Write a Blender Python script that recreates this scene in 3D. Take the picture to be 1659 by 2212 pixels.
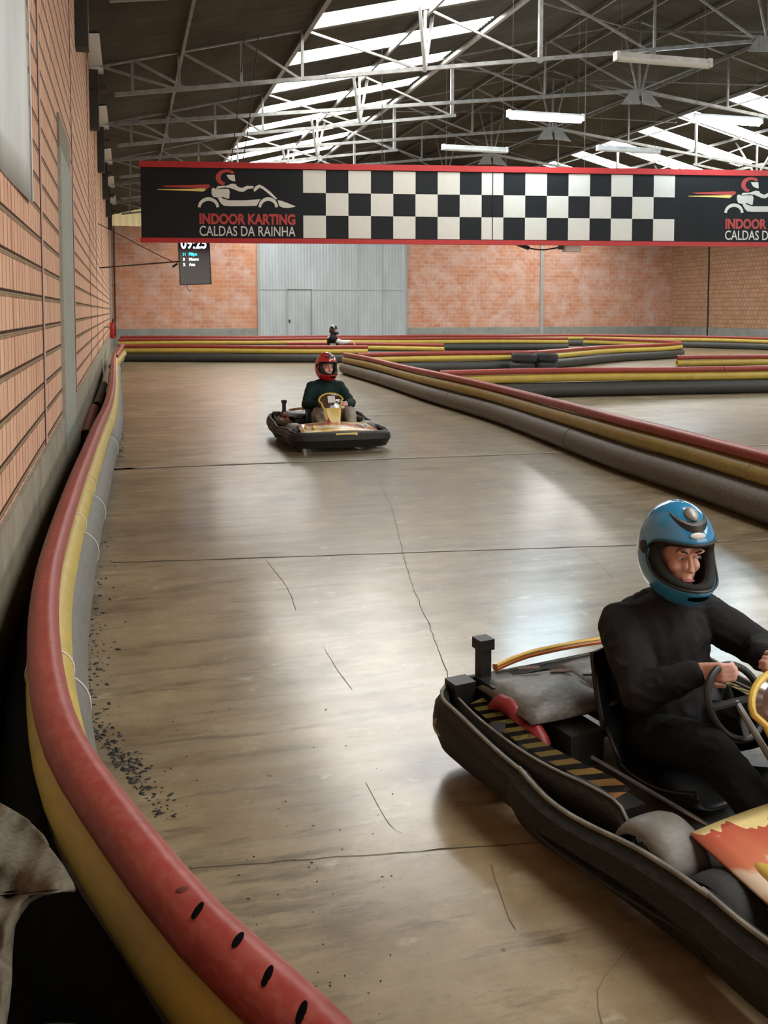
import bpy, math, random
from mathutils import Vector, Matrix, noise
R = math.radians
PI = math.pi
random.seed(7)

# ------------------------------------------------------------------ camera, world, exposure
F_PX, PPX, PPY, H = 2000.0, 829.5, 793.0, 1.55
PITCH = math.atan((PPY-672)/F_PX)
YAW = R(15.4691)
sc = bpy.context.scene
for o in list(bpy.data.objects):
    bpy.data.objects.remove(o)
COL = sc.collection
camd = bpy.data.cameras.new('camera')
cam = bpy.data.objects.new('camera', camd)
COL.objects.link(cam)
camd.sensor_fit = 'VERTICAL'
camd.sensor_height = 36.0
camd.lens = 36.0*F_PX/2212.0
camd.shift_y = -(1106.0-PPY)/2212.0
camd.shift_x = 0.0
camd.clip_start = .05
camd.clip_end = 200
cam.location = (0, 0, H)
cam.rotation_euler = (PI/2-PITCH, 0, -YAW)
sc.camera = cam
sc.view_settings.view_transform = 'Standard'
sc.view_settings.look = 'None'
sc.view_settings.gamma = 1
sc.view_settings.exposure = 0.47
sc.view_settings.use_curve_mapping = False
world = bpy.data.worlds.new('world')
sc.world = world
world.use_nodes = True
world.node_tree.nodes['Background'].inputs[0].default_value = (.75, .85, 1, 1)
world.node_tree.nodes['Background'].inputs[1].default_value = 0.6
SKY = 12.5       # brightness of the daylight in the translucent roof sheets
TUBE = 60.0      # brightness of a lit fluorescent tube
# unseen fill light added behind the camera to brighten the near end
def area(name, loc, rot, sx, sy, power, col):
    l = bpy.data.lights.new(name, 'AREA')
    l.shape = 'RECTANGLE'; l.size = sx; l.size_y = sy; l.energy = power; l.color = col
    o = bpy.data.objects.new(name, l); COL.objects.link(o)
    o.location = loc; o.rotation_euler = rot
    return o
area('fill_behind_camera', (12, -6.5, 2.6), (R(90), 0, 0), 14, 4.2, 420, (1, .93, .84))

# pixel of the photograph -> point on a real plane of the hall
_fw = Vector((math.sin(YAW)*math.cos(PITCH), math.cos(YAW)*math.cos(PITCH), -math.sin(PITCH)))
_r = Vector((math.cos(YAW), -math.sin(YAW), 0))
_u = _r.cross(_fw)
CAM = Vector((0, 0, H))
def ray(x, y): return (_fw*F_PX+_r*(x-PPX)-_u*(y-PPY)).normalized()
def at_z(x, y, z):
    d = ray(x, y); return CAM+d*((z-H)/d.z)
def at_y(x, y, Y):
    d = ray(x, y); return CAM+d*(Y/d.y)
def at_plane(x, y, p, n):
    d = ray(x, y); return CAM+d*((p-CAM).dot(n)/d.dot(n))
def wallx(y): return -.52-.0045*y
def at_wall(x, y, off=0):
    d = ray(x, y); t = (-.52+off)/(d.x+.0045*d.y); return CAM+d*t

# ------------------------------------------------------------------ materials
MATS = {}
class NT:
    def __init__(s, name):
        s.m = bpy.data.materials.new(name); s.m.use_nodes = True
        s.t = s.m.node_tree; s.b = s.t.nodes['Principled BSDF']
        MATS[name] = s.m
    def n(s, typ, **kw):
        nd = s.t.nodes.new('ShaderNode'+typ)
        for k, v in kw.items():
            if k in nd.inputs.keys(): nd.inputs[k].default_value = v
            else: setattr(nd, k, v)
        return nd
    def l(s, a, b): s.t.links.new(a, b)
    def coord(s, scale=(1, 1, 1), kind='Object', rot=(0, 0, 0)):
        tc = s.n('TexCoord'); mp = s.n('Mapping'); mp.inputs['Scale'].default_value = scale
        mp.inputs['Rotation'].default_value = rot
        s.l(tc.outputs[kind], mp.inputs[0]); return mp.outputs[0]
    def noise(s, vec, scale, detail=4, rough=.55):
        nd = s.n('TexNoise'); nd.inputs['Scale'].default_value = scale
        nd.inputs['Detail'].default_value = detail; nd.inputs['Roughness'].default_value = rough
        if vec: s.l(vec, nd.inputs['Vector'])
        return nd.outputs['Fac']
    def ramp(s, fac, stops):
        nd = s.n('ValToRGB'); e = nd.color_ramp.elements
        while len(e) < len(stops): e.new(.5)
        for q, (p, c) in zip(e, stops):
            q.position = p; q.color = (c if len(c) == 4 else (*c, 1)) if not isinstance(c, (int, float)) else (c, c, c, 1)
        s.l(fac, nd.inputs[0]); return nd.outputs[0]
    def mix(s, fac, a, b, mode='MIX'):
        nd = s.n('Mix', data_type='RGBA', blend_type=mode)
        if isinstance(fac, (int, float)): nd.inputs[0].default_value = fac
        else: s.l(fac, nd.inputs[0])
        for v, i in ((a, 6), (b, 7)):
            if isinstance(v, tuple): nd.inputs[i].default_value = (*v, 1) if len(v) == 3 else v
            else: s.l(v, nd.inputs[i])
        return nd.outputs[2]
    def math(s, op, a, b=None):
        nd = s.n('Math', operation=op)
        for v, i in ((a, 0), (b, 1)):
            if v is None: continue
            if isinstance(v, (int, float)): nd.inputs[i].default_value = v
            else: s.l(v, nd.inputs[i])
        return nd.outputs[0]
    def bump(s, hgt, dist=.01, strength=.5):
        nd = s.n('Bump'); nd.inputs['Distance'].default_value = dist; nd.inputs['Strength'].default_value = strength
        s.l(hgt, nd.inputs['Height']); s.l(nd.outputs[0], s.b.inputs['Normal'])
    def set(s, **kw):
        for k, v in kw.items():
            k = k.replace('_', ' ')
            if isinstance(v, (int, float)): s.b.inputs[k].default_value = v
            elif isinstance(v, tuple): s.b.inputs[k].default_value = (*v, 1) if len(v) == 3 else v
            else: s.l(v, s.b.inputs[k])

def plain(name, col, rough=.5, metal=0, var=.15, scale=9, bump=0, spec=.5, coat=0):
    t = NT(name)
    nz = t.noise(t.coord(), scale, 5)
    c = t.ramp(nz, [(.3, tuple(max(0, v*(1-var)) for v in col)), (.7, tuple(min(1, v*(1+var)) for v in col))])
    t.set(Base_Color=c, Roughness=rough, Metallic=metal)
    t.b.inputs['Specular IOR Level'].default_value = spec
    if coat: t.b.inputs['Coat Weight'].default_value = coat; t.b.inputs['Coat Roughness'].default_value = .08
    if bump: t.bump(nz, bump, .6)
    return t.m
def emit(name, col, strength):
    t = NT(name)
    t.set(Base_Color=(0, 0, 0), Emission_Color=col, Emission_Strength=strength, Roughness=.6)
    return t.m

def swap(t, kind):
    """object coords rearranged so that x = along the wall, y = height"""
    tc = t.n('TexCoord'); sp = t.n('SeparateXYZ'); cb = t.n('CombineXYZ')
    t.l(tc.outputs['Object'], sp.inputs[0])
    t.l(sp.outputs[1 if kind == 'Y' else 0], cb.inputs[0]); t.l(sp.outputs[2], cb.inputs[1])
    return cb.outputs[0], sp
def brick_wall(name, kind, bw, bh, c1, c2, mort, ms, extra=None, offset=.5, zoff=0.0, stripes=False, white=0, hm=None):
    t = NT(name)
    v, sp = swap(t, kind)
    wv = t.n('Mapping'); wv.inputs['Location'].default_value = (0, zoff, 0); t.l(v, wv.inputs[0])
    b = t.n('TexBrick'); t.l(wv.outputs[0], b.inputs['Vector'])
    b.offset = offset; b.squash = 1
    b.inputs['Scale'].default_value = 1; b.inputs['Brick Width'].default_value = bw; b.inputs['Row Height'].default_value = bh
    b.inputs['Mortar Size'].default_value = ms; b.inputs['Mortar Smooth'].default_value = .3
    b.inputs['Color1'].default_value = (*c1, 1); b.inputs['Color2'].default_value = (*c2, 1); b.inputs['Mortar'].default_value = (*mort, 1)
    b.inputs['Bias'].default_value = 0
    col = b.outputs['Color']
    n1 = t.noise(v, 1.3, 6, .65)
    n2 = t.noise(v, 14, 4)
    col = t.mix(t.ramp(n2, [(.35, .0), (.75, .45)]), col, tuple(x*.72 for x in c1))
    if white:
        pale = t.ramp(n1, [(.42, 0), (.68, 1)])
        col = t.mix(t.math('MULTIPLY', pale, white), col, (.62, .47, .42))
    if stripes:
        st = t.n('Mapping'); st.inputs['Scale'].default_value = (9, .35, 1); t.l(v, st.inputs[0])
        ns = t.noise(st.outputs[0], 1, 5, .7)
        col = t.mix(t.ramp(ns, [(.34, .8), (.40, 0)]), col, (.26, .10, .05))
        st2 = t.n('Mapping'); st2.inputs['Scale'].default_value = (7, .5, 1); st2.inputs['Location'].default_value = (9, 3, 0); t.l(v, st2.inputs[0])
        ns2 = t.noise(st2.outputs[0], 1, 4, .6)
        col = t.mix(t.ramp(ns2, [(.5, 0), (.72, .6)]), col, (.72, .52, .36))
    if extra: col = extra(t, v, sp, col)
    if hm:
        # olive mortar bed with a dark recessed line above it
        fr = t.math('FRACT', t.math('DIVIDE', t.math('ADD', sp.outputs[2], zoff+.002), bh), None)
        bed = t.ramp(fr, [(.0, 1), (hm, 1), (hm+.02, 0)]) 
        col = t.mix(t.math('MULTIPLY', bed, .8), col, (.29, .23, .14))
        dk = t.ramp(fr, [(hm, 0), (hm+.015, 1), (hm+.075, 1), (hm+.1, 0)])
        col = t.mix(dk, col, (.05, .02, .01))
    t.set(Base_Color=col, Roughness=.9)
    t.b.inputs['Specular IOR Level'].default_value = .2
    t.bump(t.math('MULTIPLY', b.outputs['Fac'], -1), .012, .6)
    return t.m

M = {}
M['brick_left'] = brick_wall('pale grooved hollow brick', 'Y', .145, .193, (.68, .385, .26), (.74, .47, .32), (.16, .055, .028), .010, offset=.37, zoff=.113, stripes=True, hm=.085)
def far_extra(t, v, sp, col):
    # brighter mortar in the upper right courses, orange replaced bricks at left
    ux = t.ramp(t.math('DIVIDE', sp.outputs[0], 30), [(.38, 0), (.47, 1)])
    up = t.ramp(t.math('DIVIDE', sp.outputs[2], 5.5), [(.38, 1), (.42, .0)])
    left = t.ramp(t.math('DIVIDE', sp.outputs[0], 30), [(.25, 1), (.27, 0)])
    nz = t.noise(v, .55, 3)
    band = t.math('MULTIPLY', left, t.ramp(nz, [(.48, 0), (.56, 1)]))
    return t.mix(t.math('MULTIPLY', band, .35), col, (.66, .30, .14))
M['brick_far'] = brick_wall('salmon hollow brick with pale mortar', 'X', .42, .212, (.50, .215, .125), (.60, .30, .19), (.56, .42, .33), .018, offset=.5, zoff=-.72+.212*4, white=.85, extra=far_extra)
M['brick_right'] = brick_wall('tan rough brick', 'Y', .26, .212, (.40, .235, .14), (.52, .30, .18), (.27, .16, .10), .018, offset=.5, zoff=-.72+.212*4, white=.15)
def concrete(name, c, var=.3, rough=.85, sc_=2.2, bump=.01):
    t = NT(name); v = t.coord()
    a = t.noise(v, sc_, 8, .65); b = t.noise(v, 22, 4)
    col = t.ramp(a, [(.25, tuple(x*(1-var) for x in c)), (.55, c), (.8, tuple(min(1, x*(1+var*.6)) for x in c))])
    col = t.mix(t.ramp(b, [(.3, .35), (.5, 0)]), col, tuple(x*.55 for x in c))
    t.set(Base_Color=col, Roughness=rough); t.bump(a, bump, .5)
    return t.m
M['curb'] = concrete('grey green concrete plinth', (.33, .295, .22), .4, sc_=3.5)
M['curb_far'] = concrete('cool grey concrete plinth', (.27, .29, .27))
M['render'] = concrete('grey cement render', (.34, .35, .30), .15)
M['post'] = concrete('grey painted post', (.36, .36, .34), .1)

def floor_mat():
    t = NT('polished concrete floor')
    v = t.coord()
    big = t.noise(v, .33, 5, .6)
    mid = t.noise(v, 1.7, 8, .68)
    fine = t.noise(v, 42, 5, .7)
    sv = t.coord((1.2, 7, 1), rot=(0, 0, R(-8)))
    st = t.noise(sv, .9, 6, .7)
    col = t.ramp(mid, [(.30, (.10, .068, .033)), (.44, (.215, .158, .082)), (.56, (.285, .218, .122)), (.72, (.40, .318, .188))])
    col = t.mix(t.ramp(big, [(.40, .7), (.54, 0)]), col, (.118, .084, .045))
    col = t.mix(t.ramp(st, [(.44, .0), (.66, .5)]), col, (.36, .305, .21))
    st2 = t.noise(t.coord((.8, 4, 1), rot=(0, 0, R(-4))), 1.6, 7, .75)
    col = t.mix(t.ramp(st2, [(.36, .85), (.48, 0)]), col, (.10, .074, .040))
    col = t.mix(t.ramp(fine, [(.30, .45), (.44, 0)]), col, (.11, .09, .055))
    sp = t.n('TexVoronoi'); sp.inputs['Scale'].default_value = 3.1; t.l(v, sp.inputs['Vector'])
    col = t.mix(t.ramp(sp.outputs['Distance'], [(.02, .8), (.035, 0)]), col, (.05, .04, .03))
    sm = t.noise(t.coord((1, 1.5, 1)), 5.5, 5)
    col = t.mix(t.ramp(sm, [(.62, 0), (.70, .5)]), col, (.46, .41, .30))
    rg = t.ramp(t.mix(.5, mid, st), [(.32, .40), (.68, .27)])
    t.set(Base_Color=col, Roughness=rg)
    t.b.inputs['Specular IOR Level'].default_value = .7
    t.b.inputs['Coat Weight'].default_value = .6; t.b.inputs['Coat Roughness'].default_value = .18
    t.bump(t.mix(.35, mid, t.noise(v, 9, 4)), .004, .26)
    return t.m
M['floor'] = floor_mat()

def pipe_mat(name, c, dirt, rough=.42, wear=.5, spec=.5):
    t = NT(name); v = t.coord()
    a = t.noise(v, 5, 7, .7); b = t.noise(t.coord((1, 1, 4)), 30, 4)
    col = t.ramp(a, [(.3, tuple(x*.75 for x in c)), (.6, c)])
    col = t.mix(t.math('MULTIPLY', t.ramp(b, [(.45, 0), (.62, 1)]), wear), col, dirt)
    t.set(Base_Color=col, Roughness=rough); t.b.inputs['Specular IOR Level'].default_value = spec
    t.bump(a, .002, .4)
    return t.m
M['red_pipe'] = pipe_mat('red plastic pipe', (.29, .040, .030), (.38, .13, .10), .40, .3, .4)
M['yellow_pipe'] = pipe_mat('yellow plastic pipe', (.52, .38, .055), (.40, .32, .13), .42, .4)
M['yellow_dirty'] = pipe_mat('scuffed yellow plastic pipe', (.40, .285, .07), (.19, .14, .06), .5, .7)
M['grey_pipe'] = pipe_mat('grey rubber pipe', (.155, .15, .13), (.09, .085, .07), .55, .5)
M['dark_pipe'] = pipe_mat('black scuffed pipe', (.034, .037, .036), (.07, .065, .055), .5, .5)
M['brown_grey_pipe'] = pipe_mat('scuffed grey brown pipe', (.115, .10, .08), (.19, .165, .13), .55, .7)
M['steel'] = plain('galvanised grey steel', (.27, .275, .265), .42, .55, .25, 6)
M['steel_pale'] = plain('pale galvanised steel', (.50, .51, .50), .4, .5, .2, 6)
M['steel_dark'] = plain('dark painted steel', (.035, .035, .03), .6, .2)
M['rust'] = plain('dark red oxide', (.09, .012, .010), .6, 0)
M['black'] = plain('matt black plastic', (.012, .012, .012), .45, 0, .3)
M['black_hole'] = plain('black hollow', (.002, .002, .002), .9, 0, 0, spec=.05)
M['rubber'] = plain('tyre rubber', (.018, .018, .018), .75, 0, .4, 18, .004)
M['white'] = plain('white print', (.60, .59, .54), .5, 0, .03)
M['white_plastic'] = plain('white plastic', (.62, .63, .62), .4, 0, .05)
M['banner'] = plain('banner black print', (.010, .012, .014), .55, 0, .15, 1.5, spec=.22)
M['red_print'] = plain('red print', (.42, .022, .022), .45, 0, .1, 4)
M['text_red'] = plain('red lettering', (.40, .045, .04), .5, 0, .03)
M['yellow_print'] = plain('yellow print', (.75, .60, .16), .5, 0, .03)
M['shade_black'] = plain('dull black shade stand-in', (.006, .006, .006), .9, 0, .3, 12, .01, spec=.1)  # black that stands in for the shade behind the left barrier
M['extinguisher'] = plain('red enamel', (.48, .015, .012), .25, 0, .05, coat=.5)
def gate_mat():
    t = NT('grey corrugated gate steel'); v = t.coord()
    w = t.n('TexWave'); w.wave_type = 'BANDS'; w.bands_direction = 'X'; w.inputs['Scale'].default_value = 2.0
    w.inputs['Distortion'].default_value = 0; t.l(v, w.inputs['Vector'])
    a = t.noise(t.coord((1.5, 1, .35)), 1.4, 6, .6)
    col = t.ramp(a, [(.3, (.36, .41, .43)), (.7, (.47, .53, .56))])
    col = t.mix(t.ramp(w.outputs['Fac'], [(.0, .3), (.25, 0)]), col, (.20, .22, .23))
    t.set(Base_Color=col, Roughness=.5, Metallic=.15); t.bump(w.outputs['Fac'], .03, .5)
    return t.m
M['gate'] = gate_mat()
def roof_mat():
    t = NT('grimy fibre cement sheet'); v = t.coord()
    a = t.noise(t.coord((.6, .25, 1)), 1.2, 6, .6); b = t.noise(t.coord((.3, 6, 1)), 1.5, 4)
    col = t.ramp(a, [(.3, (.055, .050, .036)), (.7, (.115, .112, .095))])
    col = t.mix(t.ramp(b, [(.4, .4), (.6, 0)]), col, (.05, .042, .03))
    t.set(Base_Color=col, Roughness=.9); t.b.inputs['Specular IOR Level'].default_value = .2
    return t.m
M['roof'] = roof_mat()
def sky_mat(name='translucent roof sheet', strength=SKY, base=(1, .985, .945)):
    t = NT(name); v = t.coord()
    a = t.noise(t.coord((.6, 1.4, 1)), 2.2, 6, .7)
    w = t.noise(v, .35, 3)
    c = t.ramp(a, [(.30, (.50, .40, .17)), (.42, base)])
    c = t.mix(t.ramp(w, [(.45, 1), (.6, .1)]), c, base)
    t.set(Base_Color=(.5, .48, .4), Roughness=.5, Emission_Color=c, Emission_Strength=strength)
    return t.m
M['skylight'] = sky_mat()
M['gable_sheet'] = sky_mat('yellowed translucent sheet', .30, (.80, .62, .28))
M['tube'] = emit('lit fluorescent tube', (.66, .88, 1.0), TUBE)
M['lamp_cover'] = plain('frosted lamp cover', (.62, .64, .62), .3, 0, .03)
M['screen'] = plain('black screen glass', (.006, .007, .009), .2, 0, .05)
M['led_white'] = emit('screen white text', (.85, .9, 1), 2.2)
M['led_cyan'] = emit('screen cyan text', (.05, .75, 1), 1.6)
M['kart_plastic'] = pipe_mat('scuffed black kart plastic', (.013, .013, .010), (.034, .032, .025), .5, .5, .28)
M['kart_lip'] = plain('worn grey plastic edge', (.20, .195, .17), .5, 0, .3, 14)
M['kart_grey'] = pipe_mat('dusty grey engine cover', (.105, .10, .085), (.17, .165, .15), .45, .6)
M['mudguard'] = pipe_mat('grey mudguard plastic', (.16, .15, .13), (.20, .19, .165), .5, .5)
M['chrome'] = plain('bright steel', (.6, .6, .6), .2, .9, .05)
M['orange'] = plain('orange bodywork', (.62, .20, .055), .35, 0, .2, 5, coat=.3)
M['gold'] = plain('yellow bodywork', (.66, .47, .09), .35, 0, .12, 5, coat=.3)
def tape_mat():
    t = NT('yellow and black hazard tape'); v = t.coord((1, 1, 1), rot=(0, 0, R(32)))
    w = t.n('TexWave'); w.wave_type = 'BANDS'; w.bands_direction = 'X'; w.inputs['Scale'].default_value = 5.2; t.l(v, w.inputs['Vector'])
    sp = t.n('SeparateXYZ'); t.l(t.coord(), sp.inputs[0])
    y = t.ramp(t.math('ADD', t.math('MULTIPLY', sp.outputs[0], 1.2), .7), [(.0, (.52, .40, .10)), (.55, (.60, .38, .10)), (.9, (.62, .18, .07))])
    col = t.mix(t.ramp(w.outputs['Fac'], [(.46, 0), (.52, 1)]), (.02, .015, .01), y)
    t.set(Base_Color=col, Roughness=.45)
    return t.m
M['tape'] = tape_mat()
def nose_mat():
    t = NT('orange yellow and white nose decal'); v = t.coord((1, 1, 1), rot=(0, 0, R(20)))
    sp = t.n('SeparateXYZ'); t.l(v, sp.inputs[0])
    a = t.noise(t.coord((3, 9, 3)), 1.2, 2)
    s_ = t.math('ADD', t.math('MULTIPLY', sp.outputs[0], 2.2), t.math('MULTIPLY', a, .5))
    col = t.ramp(s_, [(.62, (.55, .12, .06)), (.95, (.62, .22, .10)), (1.0, (.75, .62, .50))])
    nd = t.n('ValToRGB'); e = nd.color_ramp.elements
    st = [(0, (.50, .10, .06)), (.30, (.62, .20, .10)), (.36, (.80, .66, .50)), (.52, (.82, .72, .58)), (.60, (.60, .30, .08)), (.78, (.68, .48, .12)), (.88, (.80, .66, .30))]
    while len(e) < len(st): e.new(.5)
    for q, (p, c) in zip(e, st): q.position = p; q.color = (*c, 1)
    t.l(t.math('FRACT', t.math('MULTIPLY', s_, .8)), nd.inputs[0])
    t.set(Base_Color=nd.outputs[0], Roughness=.3)
    t.b.inputs['Coat Weight'].default_value = .5
    return t.m
M['nose'] = nose_mat()
M['fairing'] = plain('glossy dark brown fairing', (.07, .035, .022), .16, 0, .5, 7, coat=.8)
M['skin'] = plain('skin', (.66, .37, .29), .5, 0, .12, 30)
M['lips'] = plain('lips', (.40, .13, .11), .5)
M['eye_white'] = plain('eye white', (.6, .58, .55), .25, 0, 0)
M['iris'] = plain('brown iris', (.05, .03, .02), .2)
M['brow'] = plain('dark eyebrow hair', (.05, .03, .02), .8)
M['liner'] = plain('black helmet padding', (.008, .008, .008), .85)
M['helmet_blue'] = plain('glossy blue helmet', (.035, .235, .46), .16, 0, .06, coat=.8)
M['helmet_red'] = plain('glossy red helmet', (.55, .012, .02), .15, 0, .05, coat=.8)
M['helmet_black'] = plain('glossy black helmet', (.015, .015, .017), .15, 0, .05, coat=.8)
def cloth(name, c, scale=60, rough=.9):
    t = NT(name); v = t.coord(); a = t.noise(v, scale, 4); b = t.noise(v, 6, 4)
    col = t.ramp(b, [(.3, tuple(x*.7 for x in c)), (.7, tuple(x*1.25 for x in c))])
    t.set(Base_Color=col, Roughness=rough); t.b.inputs['Specular IOR Level'].default_value = .2
    t.bump(b, .02, .5)
    return t.m
M['jacket_black'] = cloth('black hooded top', (.0165, .0165, .017))
M['trousers_black'] = cloth('black trousers', (.009, .009, .0095))
M['sweater_teal'] = cloth('dark teal sweatshirt', (.012, .028, .028))
M['trousers_khaki'] = cloth('beige trousers', (.33, .29, .24))
M['sleeve_white'] = cloth('white sleeved top', (.55, .55, .54))
M['vest_black'] = cloth('black vest', (.012, .012, .012))
M['jeans'] = cloth('blue jeans', (.16, .22, .32))
M['canvas'] = None
def canvas():
    t = NT('dirty mottled canvas'); v = t.coord(); a = t.noise(v, 14, 8, .75); b = t.noise(v, 90, 3)
    col = t.ramp(a, [(.35, (.06, .05, .032)), (.5, (.105, .09, .06)), (.7, (.155, .135, .095))])
    col = t.mix(t.ramp(b, [(.35, .5), (.5, 0)]), col, (.05, .04, .025))
    t.set(Base_Color=col, Roughness=.95); t.bump(t.mix(.5, a, b), .006, .6)
    return t.m
M['canvas'] = canvas()
def poster_mat():
    t = NT('washed out printed banner'); v = t.coord((1, 1.4, .35)); a = t.noise(v, 1.6, 4); tc = t.coord(); sp = t.n('SeparateXYZ'); t.l(tc, sp.inputs[0])
    col = t.ramp(a, [(.4, (.55, .56, .53)), (.75, (.40, .43, .42))])
    g = t.ramp(t.math('ADD', t.math('MULTIPLY', sp.outputs[1], .5), t.math('MULTIPLY', a, .2)), [(-.0, 1), (.12, 0)])
    col = t.mix(t.math('MULTIPLY', g, .8), col, (.16, .30, .20))
    t.set(Base_Color=col, Roughness=.5)
    return t.m
M['poster'] = poster_mat()

# ------------------------------------------------------------------ mesh helpers
class MB:
    def __init__(s): s.v = []; s.f = []; s.mi = []
    def add(s, vs, fs, mi=0):
        o = len(s.v); s.v += [tuple(p) for p in vs]; s.f += [tuple(i+o for i in f) for f in fs]; s.mi += [mi]*len(fs); return s
    def box(s, a, b, mi=0):
        x0, y0, z0 = a; x1, y1, z1 = b
        return s.add([(x0, y0, z0), (x1, y0, z0), (x1, y1, z0), (x0, y1, z0), (x0, y0, z1), (x1, y0, z1), (x1, y1, z1), (x0, y1, z1)],
                     [(0, 3, 2, 1), (4, 5, 6, 7), (0, 1, 5, 4), (1, 2, 6, 5), (2, 3, 7, 6), (3, 0, 4, 7)], mi)
    def bar(s, a, b, w, h=None, up=(0, 0, 1), mi=0):
        a = Vector(a); b = Vector(b); h = h or w; d = (b-a).normalized(); up = Vector(up)
        if abs(d.dot(up)) > .98: up = Vector((0, 1, 0))
        x = d.cross(up).normalized()*w/2; z = x.cross(d).normalized()*h/2
        vs = [p+q for p in (a, b) for q in (-x-z, x-z, x+z, -x+z)]
        return s.add(vs, [(0, 3, 2, 1), (4, 5, 6, 7), (0, 1, 5, 4), (1, 2, 6, 5), (2, 3, 7, 6), (3, 0, 4, 7)], mi)
    def tube(s, pts, r, n=12, cap=True, mi=0, closed=False):
        pts = [Vector(p) for p in pts]; m = len(pts); rs = r if isinstance(r, (list, tuple)) else [r]*m
        rings = []; prev = None
        for i, p in enumerate(pts):
            if closed: d = (pts[(i+1) % m]-pts[i-1]).normalized()
            else: d = (pts[min(i+1, m-1)]-pts[max(i-1, 0)]).normalized()
            if prev is None:
                ref = Vector((0, 0, 1)) if abs(d.z) < .9 else Vector((1, 0, 0)); x = d.cross(ref).normalized()
            else: x = (prev-d*prev.dot(d)).normalized()
            prev = x; y = d.cross(x)
            rings.append([p+(x*math.cos(2*PI*k/n)+y*math.sin(2*PI*k/n))*rs[i] for k in range(n)])
        vs = [q for rg in rings for q in rg]; fs = []
        for i in range(m if closed else m-1):
            j = (i+1) % m
            for k in range(n): fs.append((i*n+k, i*n+(k+1) % n, j*n+(k+1) % n, j*n+k))
        if cap and not closed:
            fs.append(tuple(range(n-1, -1, -1))); fs.append(tuple((m-1)*n+k for k in range(n)))
        return s.add(vs, fs, mi)
    def lathe(s, prof, c, axis=(0, 0, 1), n=32, mi=0, closed=False):
        a = Vector(axis).normalized(); ref = Vector((1, 0, 0)) if abs(a.x) < .9 else Vector((0, 1, 0))
        x = a.cross(ref).normalized(); y = a.cross(x); c = Vector(c); m = len(prof)
        vs = [c+a*h+(x*math.cos(2*PI*k/n)+y*math.sin(2*PI*k/n))*r for r, h in prof for k in range(n)]
        fs = []
        for i in range(m if closed else m-1):
            j = (i+1) % m
            for k in range(n): fs.append((i*n+k, i*n+(k+1) % n, j*n+(k+1) % n, j*n+k))
        return s.add(vs, fs, mi)
    def ell(s, c, r, n=16, m=10, mi=0, rot=None):
        c = Vector(c); vs = []; fs = []
        for i in range(m+1):
            ph = PI*i/m
            for k in range(n):
                p = Vector((r[0]*math.sin(ph)*math.cos(2*PI*k/n), r[1]*math.sin(ph)*math.sin(2*PI*k/n), r[2]*math.cos(ph)))
                if rot: p = rot @ p
                vs.append(c+p)
        for i in range(m):
            for k in range(n): fs.append((i*n+k, (i+1)*n+k, (i+1)*n+(k+1) % n, i*n+(k+1) % n))
        return s.add(vs, fs, mi)
    def cone(s, a, b, ra, rb, n=14):
        """tapered capsule"""
        a = Vector(a); b = Vector(b); d = (b-a); L = d.length; d.normalize()
        pts = []; rs = []
        for t in (-.98, -.8, -.45, 0): pts.append(a+d*ra*t); rs.append(ra*math.sqrt(max(.0004, 1-t*t)))
        for t in (0, .45, .8, .98): pts.append(b+d*rb*t); rs.append(rb*math.sqrt(max(.0004, 1-t*t)))
        return s.tube(pts, rs, n)
    def mesh(s, name, mats, smooth=35):
        me = bpy.data.meshes.new(name); me.from_pydata(s.v, [], s.f)
        for m in (mats if isinstance(mats, (list, tuple)) else [mats]): me.materials.append(m)
        for p, i in zip(me.polygons, s.mi): p.material_index = i
        if smooth:
            me.shade_smooth(); me.set_sharp_from_angle(angle=R(smooth))
        me.update(); return me
    def build(s, name, mats, parent=None, smooth=35, label=None):
        o = bpy.data.objects.new(name, s.mesh(name, mats, smooth)); COL.objects.link(o)
        if parent: o.parent = parent
        if label: o['label'] = label
        return o
def tag(o, label, cat, group=None, kind=None):
    o['label'] = label; o['category'] = cat
    if group: o['group'] = group
    if kind: o['kind'] = kind
    return o
def thing(name, label, cat, loc=(0, 0, 0), rz=0, group=None, scale=1):
    o = bpy.data.objects.new(name, None); COL.objects.link(o)
    o.location = loc; o.rotation_euler = (0, 0, rz); o.scale = (scale,)*3
    o.empty_display_size = .1
    return tag(o, label, cat, group)
def struct(o): o['kind'] = 'structure'; return o
def dup(root, label=None, loc=None, rz=None):
    def cp(o, par):
        c = o.copy(); COL.objects.link(c)
        if par: c.parent = par
        for ch in o.children: cp(ch, c)
        return c
    r = cp(root, None)
    if label: r['label'] = label
    if loc: r.location = loc
    if rz is not None: r.rotation_euler = (0, 0, rz)
    return r
def smoothpath(pts, step=.15):
    P = [Vector(p) for p in pts]; out = []
    for i in range(len(P)-1):
        p0 = P[max(i-1, 0)]; p1 = P[i]; p2 = P[i+1]; p3 = P[min(i+2, len(P)-1)]
        n = max(2, int((p2-p1).length/step))
        for k in range(n):
            t = k/n
            out.append(.5*((2*p1)+(-p0+p2)*t+(2*p0-5*p1+4*p2-p3)*t*t+(-p0+3*p1-3*p2+p3)*t**3))
    out.append(P[-1]); return out
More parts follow.
